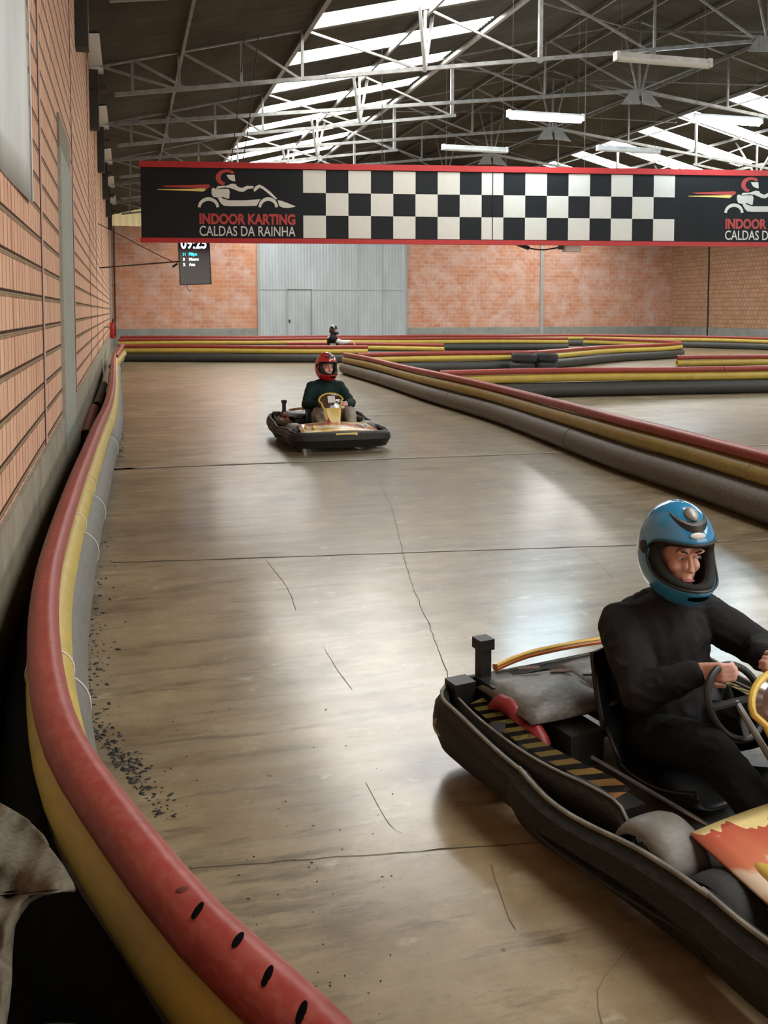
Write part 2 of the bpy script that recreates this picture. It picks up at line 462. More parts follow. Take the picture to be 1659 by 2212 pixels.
def remesh(mb, name, mat, vox, parent=None, smooth=6, label=None):
    me = mb.mesh(name, mat, 0); o = bpy.data.objects.new(name, me); COL.objects.link(o)
    m = o.modifiers.new('r', 'REMESH'); m.mode = 'VOXEL'; m.voxel_size = vox; m.use_smooth_shade = True
    s = o.modifiers.new('s', 'SMOOTH'); s.factor = .5; s.iterations = smooth
    dg = bpy.context.evaluated_depsgraph_get(); ev = o.evaluated_get(dg)
    nm = bpy.data.meshes.new_from_object(ev, depsgraph=dg)
    o.modifiers.clear(); o.data = nm; nm.name = name
    nm.materials.clear(); nm.materials.append(mat)
    nm.shade_smooth()
    if name in ('top', 'trousers', 'vest'):
        nor = [v.normal.copy() for v in nm.vertices]; out = []
        for v, vn in zip(nm.vertices, nor):
            p = v.co; q = Vector((p.x*7+p.z*3, p.y*6, p.z*9-p.x*2))
            d = noise.noise(q)*.007+(1-abs(noise.noise(q*1.9+Vector((3, 1, 7)))))**4*.006
            out += list(p+vn*d)
        nm.vertices.foreach_set('co', out); nm.update()
    if parent: o.parent = parent
    if label: o['label'] = label
    return o
def text(body, size, mat, name, mw, parent=None, extrude=.002, bold=0, sx=1.0, align='LEFT'):
    cu = bpy.data.curves.new(name, 'FONT'); cu.body = body; cu.size = size; cu.extrude = extrude; cu.offset = bold; cu.align_x = align
    cu.resolution_u = 3
    o = bpy.data.objects.new(name, cu); COL.objects.link(o)
    dg = bpy.context.evaluated_depsgraph_get()
    me = bpy.data.meshes.new_from_object(o.evaluated_get(dg), depsgraph=dg)
    bpy.data.objects.remove(o)
    me.materials.clear(); me.materials.append(mat)
    xs = [v.co.x for v in me.vertices]; w = (max(xs)-min(xs)) if xs else 1
    return me, w

# ------------------------------------------------------------------ hall shell
YB, YE, XR, ZE, XL0 = -8.0, 44.6, 28.6, 5.95, -.75
RIDGE = 13.8
def roofz(x): return 6.12+.25*x if x < RIDGE else 6.12+.25*RIDGE-.25*(x-RIDGE)
m = MB(); m.box((wallx(YB)-.3, YB, -.2), (XR+.3, YE+.3, 0)); struct(m.build('floor', M['floor'], smooth=0))
# left wall follows the building line x = -.52-.0045y
def leftbox(mb, y0, y1, z0, z1, off, back=.25, mi=0):
    a, b = wallx(y0), wallx(y1)
    vs = [(a-back, y0, z0), (a+off, y0, z0), (b+off, y1, z0), (b-back, y1, z0), (a-back, y0, z1), (a+off, y0, z1), (b+off, y1, z1), (b-back, y1, z1)]
    mb.add(vs, [(0, 3, 2, 1), (4, 5, 6, 7), (0, 1, 5, 4), (1, 2, 6, 5), (2, 3, 7, 6), (3, 0, 4, 7)], mi)
m = MB(); leftbox(m, YB, YE, .64, 6.0, 0); struct(m.build('wall_left', M['brick_left'], smooth=0))
m = MB(); leftbox(m, YB, YE, 0, .64, .025); struct(m.build('baseboard_left', M['curb'], smooth=0))
tn = [0]
def trim(mb, mat, smooth=0, name='trim'):
    tn[0] += 1; return struct(mb.build('trim_%d' % tn[0], mat, smooth=smooth))
JY = [6.62, 10.95, 16.4, 20.5, 26.1]
for y in JY:
    m = MB(); w = .030 if y < 12 else .05
    leftbox(m, y-w/2, y+w/2, 0.0, 5.95, .006, .01); trim(m, M['rust'])
    m = MB(); leftbox(m, y+w/2, y+w/2+.14 if y < 12 else y+w/2+.1, .64, 5.95, .004, .01); trim(m, concrete('smeared joint filler %d' % int(y), (.50, .36, .29), .12))
m = MB(); leftbox(m, 8.48, 10.3, .30, 2.95, .03, .0); trim(m, M['render'])
m = MB(); leftbox(m, 8.5, 10.2, 2.95, 3.25, .022, .0); trim(m, concrete('stained cement render', (.25, .22, .17)))
m = MB(); leftbox(m, 40.2, 42.2, 0, 5.9, .06, .0); trim(m, M['post'])
# far wall, gate in it
m = MB(); m.box((-1, YE, .72), (XR+.3, YE+.25, 5.45)); struct(m.build('wall_far', M['brick_far'], smooth=0))
m = MB(); m.box((-1, YE-.03, 0), (XR+.3, YE+.25, .72)); struct(m.build('baseboard_far', M['curb_far'], smooth=0))
m = MB(); m.box((-1, YE+.02, 5.45), (XR+.3, YE+.2, 10.0)); struct(m.build('wall_gable', M['roof'], smooth=0))
# yellowed sheet in the gable above the brick
m = MB()
n = 60
for i in range(n):
    x0 = -.7+i*.075; x1 = x0+.075; d0 = .03*math.sin(i*1.6); d1 = .03*math.sin((i+1)*1.6)
    m.add([(x0, YE-.04+d0, 5.46), (x1, YE-.04+d1, 5.46), (x1, YE-.04+d1, 6.3), (x0, YE-.04+d0, 6.3)], [(0, 1, 2, 3)])
struct(m.build('window_1', M['gable_sheet']))
m = MB()
m.box((XR, YB, .72), (XR+.25, YE+.2, 5.45)); struct(m.build('wall_right', M['brick_right'], smooth=0))
m = MB(); m.box((XR-.03, YB, 0), (XR+.25, YE, .72)); struct(m.build('baseboard_right', M['curb_far'], smooth=0))
m = MB(); m.box((XR, YB, 5.45), (XR+.25, YE, 6.2)); trim(m, M['roof'])
m = MB(); m.box((-1, YB-.2, 0), (XR+.3, YB, 10)); struct(m.build('wall_back', M['brick_far'], smooth=0))
for y in (41.2, 36.4, 30): 
    m = MB(); m.box((XR-.03, y, 0), (XR, y+.1, 5.45)); trim(m, M['steel_dark'])
def far_x(px): return at_y(px, 650, YE).x
m = MB(); m.box((far_x(1166), YE-.07, 0), (far_x(1173), YE, 5.45)); trim(m, M['post'])
g0, g1 = far_x(561), far_x(876)
m = MB(); m.box((g0, YE-.10, 0), (g1, YE-.02, 5.5)); 
gate = struct(m.build('door_1', M['gate'], smooth=0))
gm = MB(); gm.box((g0-.12, YE-.13, 0), (g0, YE-.02, 5.5)); gm.box((g1-.02, YE-.13, 0), (g1+.06, YE-.02, 5.5)); gm.build('door_frame', M['post'], gate, 0)
gm = MB(); a = far_x(619); b = far_x(672); zt = at_y(640, 626, YE).z
for q in ((a, b, zt-.02, zt+.02), (a-.02, a+.02, .1, zt), (b-.02, b+.02, .1, zt)): gm.box((q[0], YE-.125, q[2]), (q[1], YE-.10, q[3]))
gm.build('wicket_door', M['steel'], gate, 0)
gm = MB(); gm.box((a+.08, YE-.14, 1.0), (a+.16, YE-.10, 1.14)); gm.build('door_handle', M['steel_dark'], gate, 0)
gm = MB(); gm.box((g0, YE-.125, zt+.0), (g1, YE-.1, zt+.025)); 
for k in range(1, 6): gm.box((g0+(g1-g0)*k/6-.012, YE-.118, 0), (g0+(g1-g0)*k/6+.012, YE-.1, 5.5))
gm.build('panel_seam', M['gate'], gate, 0)
# electricity line: thin dark conduit in the far left corner
m = MB(); m.tube([(wallx(44)+.18, YE-.06, .7), (wallx(44)+.18, YE-.06, 5.4)], .03, 8); trim(m, M['steel_dark'])

# ------------------------------------------------------------------ roof
WH = [(16.95+2.74*k, 18.05+2.74*k) for k in (-8, -7, -6, -5, -1, 0, 1, 2, 3, 4, 5, 6, 7, 8, 9)]  # sheets over and behind the camera are unseen, added to light the near end
WH = [(a, b) for a, b in WH if b < YE]
def inwhite(y): return any(a < y < b for a, b in WH)
YS = []
y = YB
while y < YE+.2: YS.append(y); y += .177/4
def strip_mesh(xs, y0, y1, cond=None, amp=.022, dz=0):
    mb = MB(); ys = [q for q in YS if y0-1e-6 <= q <= y1+1e-6]
    n = len(xs)
    vs = [(x, q, roofz(x)+dz+amp*math.sin(2*PI*q/.177)) for q in ys for x in xs]
    fs = []
    for j in range(len(ys)-1):
        for i in range(n-1):
            if cond and not cond((xs[i]+xs[i+1])/2, (ys[j]+ys[j+1])/2): continue
            fs.append((j*n+i, j*n+i+1, (j+1)*n+i+1, (j+1)*n+i))
    mb.add(vs, fs); return mb
SL = (3.53, 8.0); SR = (2*RIDGE-8.95, 23.2)
mb = strip_mesh([-.9, SL[0], SL[1], RIDGE, SR[0], SR[1], XR+.35], YB-.1, YE+.2,
                lambda x, y: not ((SL[0] < x < SL[1] or SR[0] < x < SR[1]) and inwhite(y)))
struct(mb.build('ceiling', M['roof'], smooth=60))
wn = 1
for a, b in WH:
    for s in (SL, SR):
        wn += 1
        mb = strip_mesh([s[0]-.02, (s[0]+s[1])/2, s[1]+.02], a-.06, b+.06, dz=.012)
        struct(mb.build('window_%d' % wn, M['skylight'], smooth=60))
# purlins along the hall
for x in (1.05, 3.40, 5.9, 8.15, 11.0, 13.0, 14.6, 16.6, 18.5, 21.0, 23.3, 26.0):
    m = MB(); z = roofz(x)-.09; w = .09 if x in (3.40, 8.15, 18.5, 23.3) else .055
    m.bar((x, YB, z), (x, YE, z), w, .10); trim(m, M['steel_pale'] if x in (8.15,) else M['steel'])
# hangers of the second purlin row (short bracing between purlins and trusses)
TY = [12.5, 17.9, 23.3, 28.75, 34.15, 39.5]
def truss(Y, label, tie=True, first=False):
    t = thing('roof_truss', label, 'roof truss', (RIDGE, Y, 6.0), 0, 'steel lattice trusses spanning the hall')
    ox = RIDGE
    def top(x): return 5.95+.25*(min(x, 2*RIDGE-x)+.68)
    def bot(x):
        x = min(x, 2*RIDGE-x); return 5.50+.1385*(x+.16)
    def ti(x):
        x = min(x, 2*RIDGE-x); return 5.95+.122*(x+.68)
    def P(x, z, dy=0): return (x-ox, dy, z-6.0)
    for sgn in (0, 1):
        mx = (lambda x: x) if sgn == 0 else (lambda x: 2*RIDGE-x)
        m = MB(); m.bar(P(mx(-.60), top(-.60), -.035), P(RIDGE, top(RIDGE), -.035), .05, .09); m.bar(P(mx(-.60), top(-.60), .035), P(RIDGE, top(RIDGE), .035), .05, .07)
        m.build('top_chord', M['steel'], t, 0)
        xe = RIDGE if first else 8.4
        m = MB(); m.bar(P(mx(-.16), bot(-.16)), P(mx(xe), bot(xe) if not first else 7.55), .07, .075); m.build('bottom_chord', M['steel'], t, 0)
        if tie:
            m = MB(); m.bar(P(mx(-.62), ti(-.62)), P(RIDGE, 7.66), .09, .085); m.build('tie_beam', M['steel'], t, 0)
        nodes = [.16, 1.0, 2.15, 3.32, 5.8, 8.3]
        for i, x in enumerate(nodes):
            m = MB(); m.bar(P(mx(x), top(x)), P(mx(x), bot(x)), .055 if x != 8.3 else .08); m.build('vertical_strut', M['steel'], t, 0)
        for x in (10.95,):
            m = MB(); m.bar(P(mx(x), top(x)), P(mx(x), ti(x) if tie else bot(x)), .05); m.build('vertical_strut', M['steel'], t, 0)
        dg = [(-.45, 1.0), (.16, 1.15), (1.0, 2.15), (2.15, 3.32), (3.32, 5.8), (5.8, 8.3), (8.3, 10.95), (10.95, RIDGE-.1)]
        for a, b in dg:
            zb = bot(b) if (b < 8.5 or first) else ti(b)
            m = MB(); m.bar(P(mx(a), top(a)), P(mx(b), zb), .045); m.build('diagonal_strut', M['steel'], t, 0)
        # fan of three props at the second main node
        m = MB(); zb = bot(5.8)
        m.bar(P(mx(5.8), zb), P(mx(5.45), top(5.45)+.05, -.7), .06); m.bar(P(mx(5.8), zb), P(mx(6.2), top(6.2)+.05, .7), .06)
        m.build('fan_prop', M['steel_pale'], t, 0)
        # bearing plate at the wall
        m = MB(); x = -.60; s_ = 1 if sgn == 0 else -1
        m.add([P(mx(-.60), 5.93, -.05), P(mx(-.36), 5.99, -.05), P(mx(-.36), 5.97, -2.1), P(mx(-.56), 5.90, -2.3), P(mx(-.60), 5.95, -.05), P(mx(-.36), 6.01, -.05), P(mx(-.36), 5.99, -2.1), P(mx(-.56), 5.92, -2.3)], [(3, 2, 1, 0), (4, 5, 6, 7), (0, 1, 5, 4), (1, 2, 6, 5), (2, 3, 7, 6), (3, 0, 4, 7)])
        m.box((min(mx(-.62), mx(-.35))-ox, -.1, -.12), (max(mx(-.62), mx(-.35))-ox, .1, -.04))
        m.build('bearing_plate', M['white_plastic'], t, 0)
    m = MB(); m.bar(P(RIDGE, top(RIDGE)), P(RIDGE, 7.55), .06); m.bar(P(RIDGE-.55, top(RIDGE-.5)), P(RIDGE-.05, 7.6), .045); m.bar(P(RIDGE+.55, top(RIDGE-.5)), P(RIDGE+.05, 7.6), .06)
    m.build('king_post', M['steel'], t, 0)
    # gusset: two sloping trapezoid plates below the ridge node
    m = MB()
    for s in (-1, 1):
        a = [(s*.06, -.05, 1.62), (s*.30, -.05, 1.62), (s*.62, -.16, 1.22), (s*.04, -.16, 1.26)]
        b = [(x, y+.04, z) for x, y, z in a]
        m.add(a+b, [(0, 1, 2, 3), (7, 6, 5, 4), (0, 4, 5, 1), (1, 5, 6, 2), (2, 6, 7, 3), (3, 7, 4, 0)])
    m.build('gusset_plate', M['steel_pale'], t, 0)
    # column stub against the left wall
    m = MB(); x = wallx(Y)
    m.box((x-ox, -.14, -1.15), (x+.16-ox, .14, -.1)); m.box((x-ox, -.2, -.45), (x+.30-ox, .2, -.38))
    m.build('wall_bracket', M['steel_dark'], t, 0)
    return t
TL = ['grey steel lattice roof truss nearest the camera, its left foot at the top left corner',
      'grey steel lattice truss crossing just in front of the chequered banner top',
      'grey steel lattice truss with tie beam, first one behind the banner',
      'grey steel lattice truss above the lit tube lamp, second behind the banner',
      'grey steel lattice truss low over the banner, third behind it',
      'farthest grey steel lattice truss, next to the far brick wall']
for Y, l in zip(TY, TL): truss(Y, l, tie=(Y > 18 or Y < 13), first=(Y in (17.9,)))
# horizontal wind bracing between trusses under the roof on the right half
m = MB()
for k in range(5):
    ya, yb = TY[k], TY[k+1]
    for (xa, xb) in ((8.3, 13.8), (18.5, 13.8)):
        m.bar((xa, ya, roofz(xa)-.3), (xb, yb, roofz(xb)-.3), .03)
trim(m, M['steel'])
# diagonal ridge props seen under the ridge
for x0, x1, z1 in ((12.0, 14.0, 8.4),):
    m = MB()
    for k in range(5):
        m.bar((RIDGE, TY[k], 7.6), (RIDGE, TY[k+1], 9.35), .05)
    trim(m, M['steel'])

# ------------------------------------------------------------------ lamps
def tube_lamp(x0, x1, Y, z, lit, label, two=True):
    t = thing('tube_lamp', label, 'lamp', ((x0+x1)/2, Y, z), 0, 'tube lamps hung under the trusses')
    L = (x1-x0)/2
    m = MB(); m.box((-L, -.06, .0), (L, .06, .075)); m.build('lamp_body', M['steel_pale'], t, 0)
    if lit:
        m = MB(); m.tube([(-L+.03, 0, -.02), (L-.03, 0, -.02)], .078, 16)
        m.build('glowing_tube', M['tube'], t)
    else:
        m = MB(); prof = []
        m.tube([(-L+.02, 0, -.005), (L-.02, 0, -.005)], .062, 12); m.build('lamp_cover', M['lamp_cover'], t)
    for s in (-1, 1):
        m = MB(); m.box((s*L-.03, -.065, -.05), (s*L+.03, .065, .085)); m.build('end_cap', M['white_plastic'], t, 0)
        m = MB(); m.tube([(s*L*.9, 0, .07), (s*L*.9, 0, roofz((x0+x1)/2+s*L*.9)-z-.03)], .003, 6); m.build('hanger_wire', M['steel_dark'], t)
    return t
lamps = [(7.45, 9.07, 17.52, 5.5, 1, 'brightly lit tube lamp above the middle of the banner'),
         (7.42, 9.07, 13.2, 5.5, 0, 'unlit white tube lamp, largest, near the top right'),
         (7.44, 9.08, 21.5, 5.5, 0, 'unlit white tube lamp just over the banner, left of the lit one'),
         (11.2, 12.8, 16.8, 5.5, 1, 'lit tube lamp cut by the right edge of the photo'),
         (11.11, 12.76, 20.6, 5.5, 0, 'unlit tube lamp over the banner before the right skylights'),
         (14.8, 16.4, 12.0, 5.5, 1, 'unseen lit tube lamp added outside the frame on the right'),  # this lamp and the two below are unseen, added for their light
         (7.5, 9.1, -1.5, 5.5, 1, 'unseen lit tube lamp added overhead outside the frame'),
         (14.8, 16.4, 24.0, 5.5, 1, 'unseen lit tube lamp added behind the banner on the right')]
for q in lamps: tube_lamp(*q)

# ------------------------------------------------------------------ banner
BA = Vector((.30, 19.5, 0)); BB = Vector((13.38, 17.22, 0))
bd = (BB-BA).normalized(); bn = Vector((bd.y, -bd.x, 0))     # bn points towards the camera
BZ0, BZ1, BL = 2.96, 4.55, 14.6
ban = thing('trackside_banner', 'long black banner with red edges, white chequer pattern and kart logos', 'banner', (BA.x, BA.y, BZ0), math.atan2(bd.y, bd.x))
def bp(px, py):
    p = at_plane(px, py, BA, bn); q = p-BA
    return (q.dot(bd), p.z-BZ0)
HB = BZ1-BZ0
m = MB(); m.box((0, 0, 0), (BL, .06, HB)); m.build('panel', M['banner'], ban, 0)
for z0, z1 in ((HB-.10, HB+.02), (-.02, .075)):
    m = MB(); m.box((-.02, -.03, z0), (BL+.02, .08, z1)); m.build('red_rail', M['red_print'], ban, 0)
u0 = bp(655, 440)[0]; u1 = bp(1457, 440)[0]; cw = (u1-u0)/17
z0, z1 = .09, HB-.115; ch = (z1-z0)/3
m = MB()
for c in range(17):
    for r_ in range(3):
        if (c+r_) % 2 == 0: m.box((u0+c*cw, -.006, z0+r_*ch), (u0+(c+1)*cw, .0, z0+(r_+1)*ch))
m.build('chequer_print', M['white'], ban, 0)
m = MB(); us = bp(1064, 440)[0]; m.box((us-.008, -.012, .07), (us+.008, 0, HB-.1)); m.build('panel_seam', M['banner'], ban, 0)
def poly_print(mb, pts, d=-.006):
    n = len(pts); 
    vs = [(u, d, z) for u, z in pts]+[(u, 0, z) for u, z in pts]
    fs = [tuple(range(n))]+[(i, i+n, (i+1) % n+n, (i+1) % n) for i in range(n)]
    mb.add(vs, fs)
def arc_band(cx, cy, ro, ri, a0, a1, n=14, ex=1.0):
    o = [(cx+ro*math.cos(R(a0+(a1-a0)*i/n))*ex, cy-ro*math.sin(R(a0+(a1-a0)*i/n))) for i in range(n+1)]
    i_ = [(cx+ri*math.cos(R(a0+(a1-a0)*i/n))*ex, cy-ri*math.sin(R(a0+(a1-a0)*i/n))) for i in range(n+1)]
    return o, i_
def logo(shift):
    """logo outline in a 1659-wide zoom of the left end of the banner"""
    def C(x, y):
        u, z = bp(300+x/4.366, 340+y/4.366); return (u+shift, z)
    def band(mb, outer, inner):
        for i in range(len(outer)-1):
            poly_print(mb, [C(*outer[i]), C(*outer[i+1]), C(*inner[i+1]), C(*inner[i])])
    w = MB()
    # wheel arches
    for cx, rx in ((657, 100), (1220, 92)):
        o = [(cx+rx*math.cos(PI-PI*i/14), 468-(92)*math.sin(PI*i/14)) for i in range(15)]
        q = [(cx+(rx-26)*math.cos(PI-PI*i/14), 472-(62)*math.sin(PI*i/14)) for i in range(15)]
        band(w, o, q)
    def strip(top, botm): band(w, top, botm)
    # torso seat block
    strip([(685, 300), (700, 285), (730, 300), (780, 297), (845, 296), (858, 320)], [(685, 340), (700, 372), (740, 380), (790, 372), (835, 390), (852, 388)])
    # arm
    strip([(745, 270), (820, 268), (880, 248), (912, 252), (930, 275), (970, 290), (1020, 268), (1085, 272)], [(725, 296), (820, 284), (865, 290), (905, 305), (945, 322), (985, 325), (1030, 298), (1075, 292)])
    # steering and nose stalk
    strip([(1080, 300), (1100, 275), (1135, 255), (1175, 275), (1240, 325), (1305, 390)], [(1088, 326), (1115, 305), (1140, 285), (1170, 300), (1225, 345), (1290, 398)])
    # side panel
    strip([(745, 385), (770, 372), (800, 392), (850, 405), (1000, 405), (1145, 395)], [(752, 400), (775, 435), (800, 455), (850, 460), (1000, 460), (1110, 457)])
    # nose
    strip([(1308, 402), (1350, 412), (1400, 430), (1475, 460)], [(1325, 460), (1360, 474), (1410, 478), (1475, 466)])
    # face
    strip([(825, 165), (865, 165), (903, 165)], [(850, 205), (880, 222), (910, 225)])
    w.build('logo_outline', M['white'], ban, 0)
    m = MB(); outer = []; inner = []
    for i in range(17):
        a = R(40+215*i/16); outer.append((825+100*math.cos(a), 190-78*math.sin(a))); inner.append((832+62*math.cos(a), 190-50*math.sin(a)))
    band(m, outer, inner)
    band(m, [(205, 268), (660, 255), (675, 272)], [(260, 280), (560, 290), (645, 298)])
    m.build('logo_red_mark', M['text_red'], ban, 0)
    m = MB(); band(m, [(170, 300), (500, 296), (620, 288), (632, 300)], [(175, 305), (480, 316), (605, 322), (625, 312)]); m.build('logo_yellow_streak', M['yellow_print'], ban, 0)
    for s, yt, yb, mat, bold in (('INDOOR KARTING', 540, 624, M['text_red'], .012), ('CALDAS DA RAINHA', 652, 738, M['white'], .002)):
        p0 = C(572, yb); p1 = C(1476, yt)
        size = (p1[1]-p0[1])/.70
        me, wd = text(s, size, mat, 'banner_lettering', None, bold=bold, extrude=.003)
        k = (p1[0]-p0[0])/wd; x0 = min(v.co.x for v in me.vertices)
        for v in me.vertices:
            x, y, z = v.co; v.co = (p0[0]+(x-x0)*k, -.004-z, p0[1]+y)
        o = bpy.data.objects.new('lettering', me); COL.objects.link(o); o.parent = ban
logo(0); logo(bp(1566, 480)[0]-bp(430, 480)[0])
m = MB()
for u in (.6, 4.9, 9.2, 13.4):
    m.tube([(u, .03, HB), (u, .03, roofz(BA.x+u)-.15-BZ0)], .008, 6)
m.build('suspension_wire', M['steel_dark'], ban)
# floodlight hanging behind the lower edge
fp = at_plane(1233, 537, BA+bn*-.35, bn)
fl = thing('floodlight', 'small floodlight with dark cable hanging below the banner', 'lamp', tuple(fp), math.atan2(bd.y, bd.x))
m = MB(); m.box((-.17, -.08, -.07), (.20, .08, .10)); m.build('housing', M['steel'], fl, 0)
m = MB(); m.box((-.14, -.10, -.06), (.17, -.08, .08)); m.build('lens', M['lamp_cover'], fl, 0)
m = MB(); m.box((-.28, -.05, -.02), (-.17, .05, .06)); m.build('bracket', M['black'], fl, 0)
m = MB(); m.tube(smoothpath([(-.28, 0, .02), (-.6, 0, -.03), (-.9, 0, .0), (-1.15, 0, .09), (-1.2, .0, .25)], .08), .016, 8); m.tube([(-1.2, 0, .1), (-.92, 0, .0)], .045, 8); m.build('cable', M['black'], fl)
m = MB(); m.tube([(0, .0, .09), (0, -.02, .22), (0, -.305, .26)], .012, 8); m.build('hanging_rod', M['steel_dark'], fl)

# ------------------------------------------------------------------ timing screen
sp_ = Vector((1.13, 20.9, 0)); n_ = Vector((.15, -1, 0)).normalized(); sd = Vector((-n_.y, n_.x, 0))
scr = thing('timing_screen', 'black portrait timing screen on a thin wall arm below the banner', 'screen', (sp_.x, sp_.y, 2.12), math.atan2(sd.y, sd.x))
scr.rotation_euler.y = R(-2.2)
W_, H_ = .70, 1.22
m = MB(); m.box((0, 0, 0), (W_, .07, H_)); sb = m.build('display_panel', M['screen'], scr, 0)
m = MB()
for q in ((0, 0, W_, .02), (0, H_-.02, W_, H_), (0, 0, .015, H_), (W_-.015, 0, W_, H_)): m.box((q[0], -.01, q[1]), (q[2], 0, q[3]))
m.build('bezel', M['black'], scr, 0)
for s, x, z, hh, mat, b in (('09:25', .055, .80, .23, M['led_white'], .006), ('11', .08, .645, .06, M['led_cyan'], .004), ('Filipe', .22, .645, .062, M['led_cyan'], .004),
                         ('3', .09, .535, .058, M['led_white'], .004), ('Mauro', .22, .535, .058, M['led_white'], .004), ('2', .09, .42, .058, M['led_white'], .004), ('Ana', .22, .42, .058, M['led_white'], .004)):
    me, wd = text(s, hh/.7, mat, 'screen_text', None, bold=b, extrude=.001)
    for v in me.vertices:
        a_, b_, c_ = v.co; v.co = (x+a_*(.80 if s == '09:25' else 1), -.003-c_, z+b_)
    o = bpy.data.objects.new('screen_text', me); COL.objects.link(o); o.parent = scr
wa = at_wall(215, 567); wa2 = at_wall(212, 475)
def toloc(o, p):
    q = Matrix.Rotation(-o.rotation_euler.z, 3, 'Z') @ (Vector(p)-Vector(o.location)); return q
m = MB(); e = toloc(scr, (wa.x, wa.y, 2.64)); m.tube([(0, .05, .52), e], .016, 8); m.build('support_arm', M['steel_dark'], scr)
m = MB(); e2 = toloc(scr, wa2); m.tube(smoothpath([e2, Vector((-.35, .0, .62)), Vector((-.04, .03, .50))], .2), .010, 6); m.build('power_cable', M['rust'], scr)
m = MB(); m.tube([(-.14, .03, .40), (-.03, .03, .47)], .024, 8); m.build('plug', M['black'], scr)
m = MB(); m.tube(smoothpath([(.15, .03, 0), (.16, .03, -.07), (.22, .03, -.14), (.24, .03, -.10)], .03), .008, 6); m.build('loose_cable', M['black'], scr)

# ------------------------------------------------------------------ poster on the left wall
po = thing('wall_poster', 'large faded white printed sheet fixed high on the left brick wall', 'poster', (wallx(4.5), 4.5, 2.1))
m = MB(); N = 16; K = 14
vs = []
for i in range(N+1):
    for k in range(K+1):
        y = 2.8+(5.82-2.8)*i/N; z = 2.18+(5.0-2.18)*k/K
        vs.append((wallx(y)-po.location.x+.012+.006*math.sin(y*3+z*1.5), y-4.5, z-2.1))
m.add(vs, [(i*(K+1)+k, (i+1)*(K+1)+k, (i+1)*(K+1)+k+1, i*(K+1)+k+1) for i in range(N) for k in range(K)])
s_ = m.build('printed_sheet', M['poster'], po)
so = s_.modifiers.new('t', 'SOLIDIFY'); so.thickness = .004
m = MB(); m.tube([(.018, 1.315, .09), (.018, 1.315, 2.9)], .006, 6); m.build('edge_rope', M['white_plastic'], po)
# fire extinguisher
ex = thing('fire_extinguisher', 'red fire extinguisher hung on the left wall near the far corner', 'fire extinguisher', (wallx(27)+.24, 27.2, .78))
m = MB(); m.lathe([(0, 0), (.075, 0), (.088, .02), (.088, .38), (.075, .44), (.03, .48), (.03, .50), (0, .5)], (0, 0, 0), n=20); m.build('cylinder', M['extinguisher'], ex)
m = MB(); m.box((-.02, -.05, .50), (.02, .04, .53)); m.box((-.02, -.08, .53), (.02, .05, .55)); m.build('handle', M['black'], ex, 0)
m = MB(); m.tube(smoothpath([(.0, -.04, .52), (.06, -.10, .42), (.08, -.09, .2), (.07, -.08, .05)], .05), .013, 8); m.build('hose', M['black'], ex)
m = MB(); m.box((-.24, -.02, .3), (-.085, .02, .34)); m.build('wall_hook', M['steel'], ex, 0)

# ------------------------------------------------------------------ barriers
def offset_path(pts, z, dx=0):
    out = []
    for i, p in enumerate(pts):
        d = (pts[min(i+1, len(pts)-1)]-pts[max(i-1, 0)]).normalized(); nrm = Vector((d.y, -d.x, 0))
        out.append(Vector((p.x, p.y, z))+nrm*dx)
    return out
def barrier(label, pts, rad=(.052, .075, .135), mats=('red_pipe', 'yellow_pipe', 'dark_pipe'), sect=6.0, name='pipe_barrier', wob=.008, step=.15, ext=(0, 0, 0), ends=((0, 0), (0, 0), (0, 0)), off=(0, 0, 0)):
    pts = [Vector((p[0], p[1], 0)) for p in pts]
    base = pts[0].copy()
    t = thing(name, label, 'barrier', tuple(base), 0, 'stacked pipe barriers along the track')
    path = smoothpath([p-base for p in pts], step)
    zc = [2*rad[2]+2*rad[1]+rad[0]*.96, 2*rad[2]+rad[1]*.97, rad[2]]
    L = sum((path[i+1]-path[i]).length for i in range(len(path)-1))
    for nm, r, z, mat, ph in (('red_pipe', rad[0], zc[0], mats[0], .62), ('yellow_pipe', rad[1], zc[1], mats[1], .55), ('grey_pipe', rad[2], zc[2], mats[2], .85)):
        pp = offset_path(path, z, off[('red_pipe', 'yellow_pipe', 'grey_pipe').index(nm)])
        if nm == 'red_pipe': c0, c1 = ends[0]
        elif nm == 'yellow_pipe': c0, c1 = ends[1]
        else: c0, c1 = ends[2]
        n0 = int(c0/step); n1 = len(pp)-int(c1/step); pp = pp[n0:n1]
        for i, p in enumerate(pp): p.z += wob*math.sin(i*step*1.1+ph*9)*(0 if nm == 'grey_pipe' else 1)
        per = max(8, int(sect/step)); i = 0; first = int(per*(ph if name != 'x' else ph))
        cuts = [0]+list(range(first, len(pp)-4, per))+[len(pp)-1]
        if first < 4: cuts = [0]+cuts[2:]
        for a, b in zip(cuts[:-1], cuts[1:]):
            seg = pp[a:b+1]
            if len(seg) < 2: continue
            # leave a hair gap at the butt joint
            d = (seg[-1]-seg[-2]).normalized()
            if b != cuts[-1]: seg = seg[:-1]+[seg[-1]-d*.012]
            q = MB(); n = 20 if r > .1 else 16
            q.tube(seg, r, n, cap=False)
            # hollow ends
            for e, dd in ((seg[0], (seg[1]-seg[0]).normalized()), (seg[-1], (seg[-2]-seg[-1]).normalized())):
                q.lathe([(r, 0), (r*.86, 0), (r*.86, .12), (0, .121)], e, tuple(dd), n)
            q.build(nm, M[mat], t)
            if b != cuts[-1] and r > .06:
                c = MB(); p = pp[b]; c.tube([p-d*.035, p+d*.035], r*1.035, n); c.build('coupling', M[mat], t)
    return t, path, zc
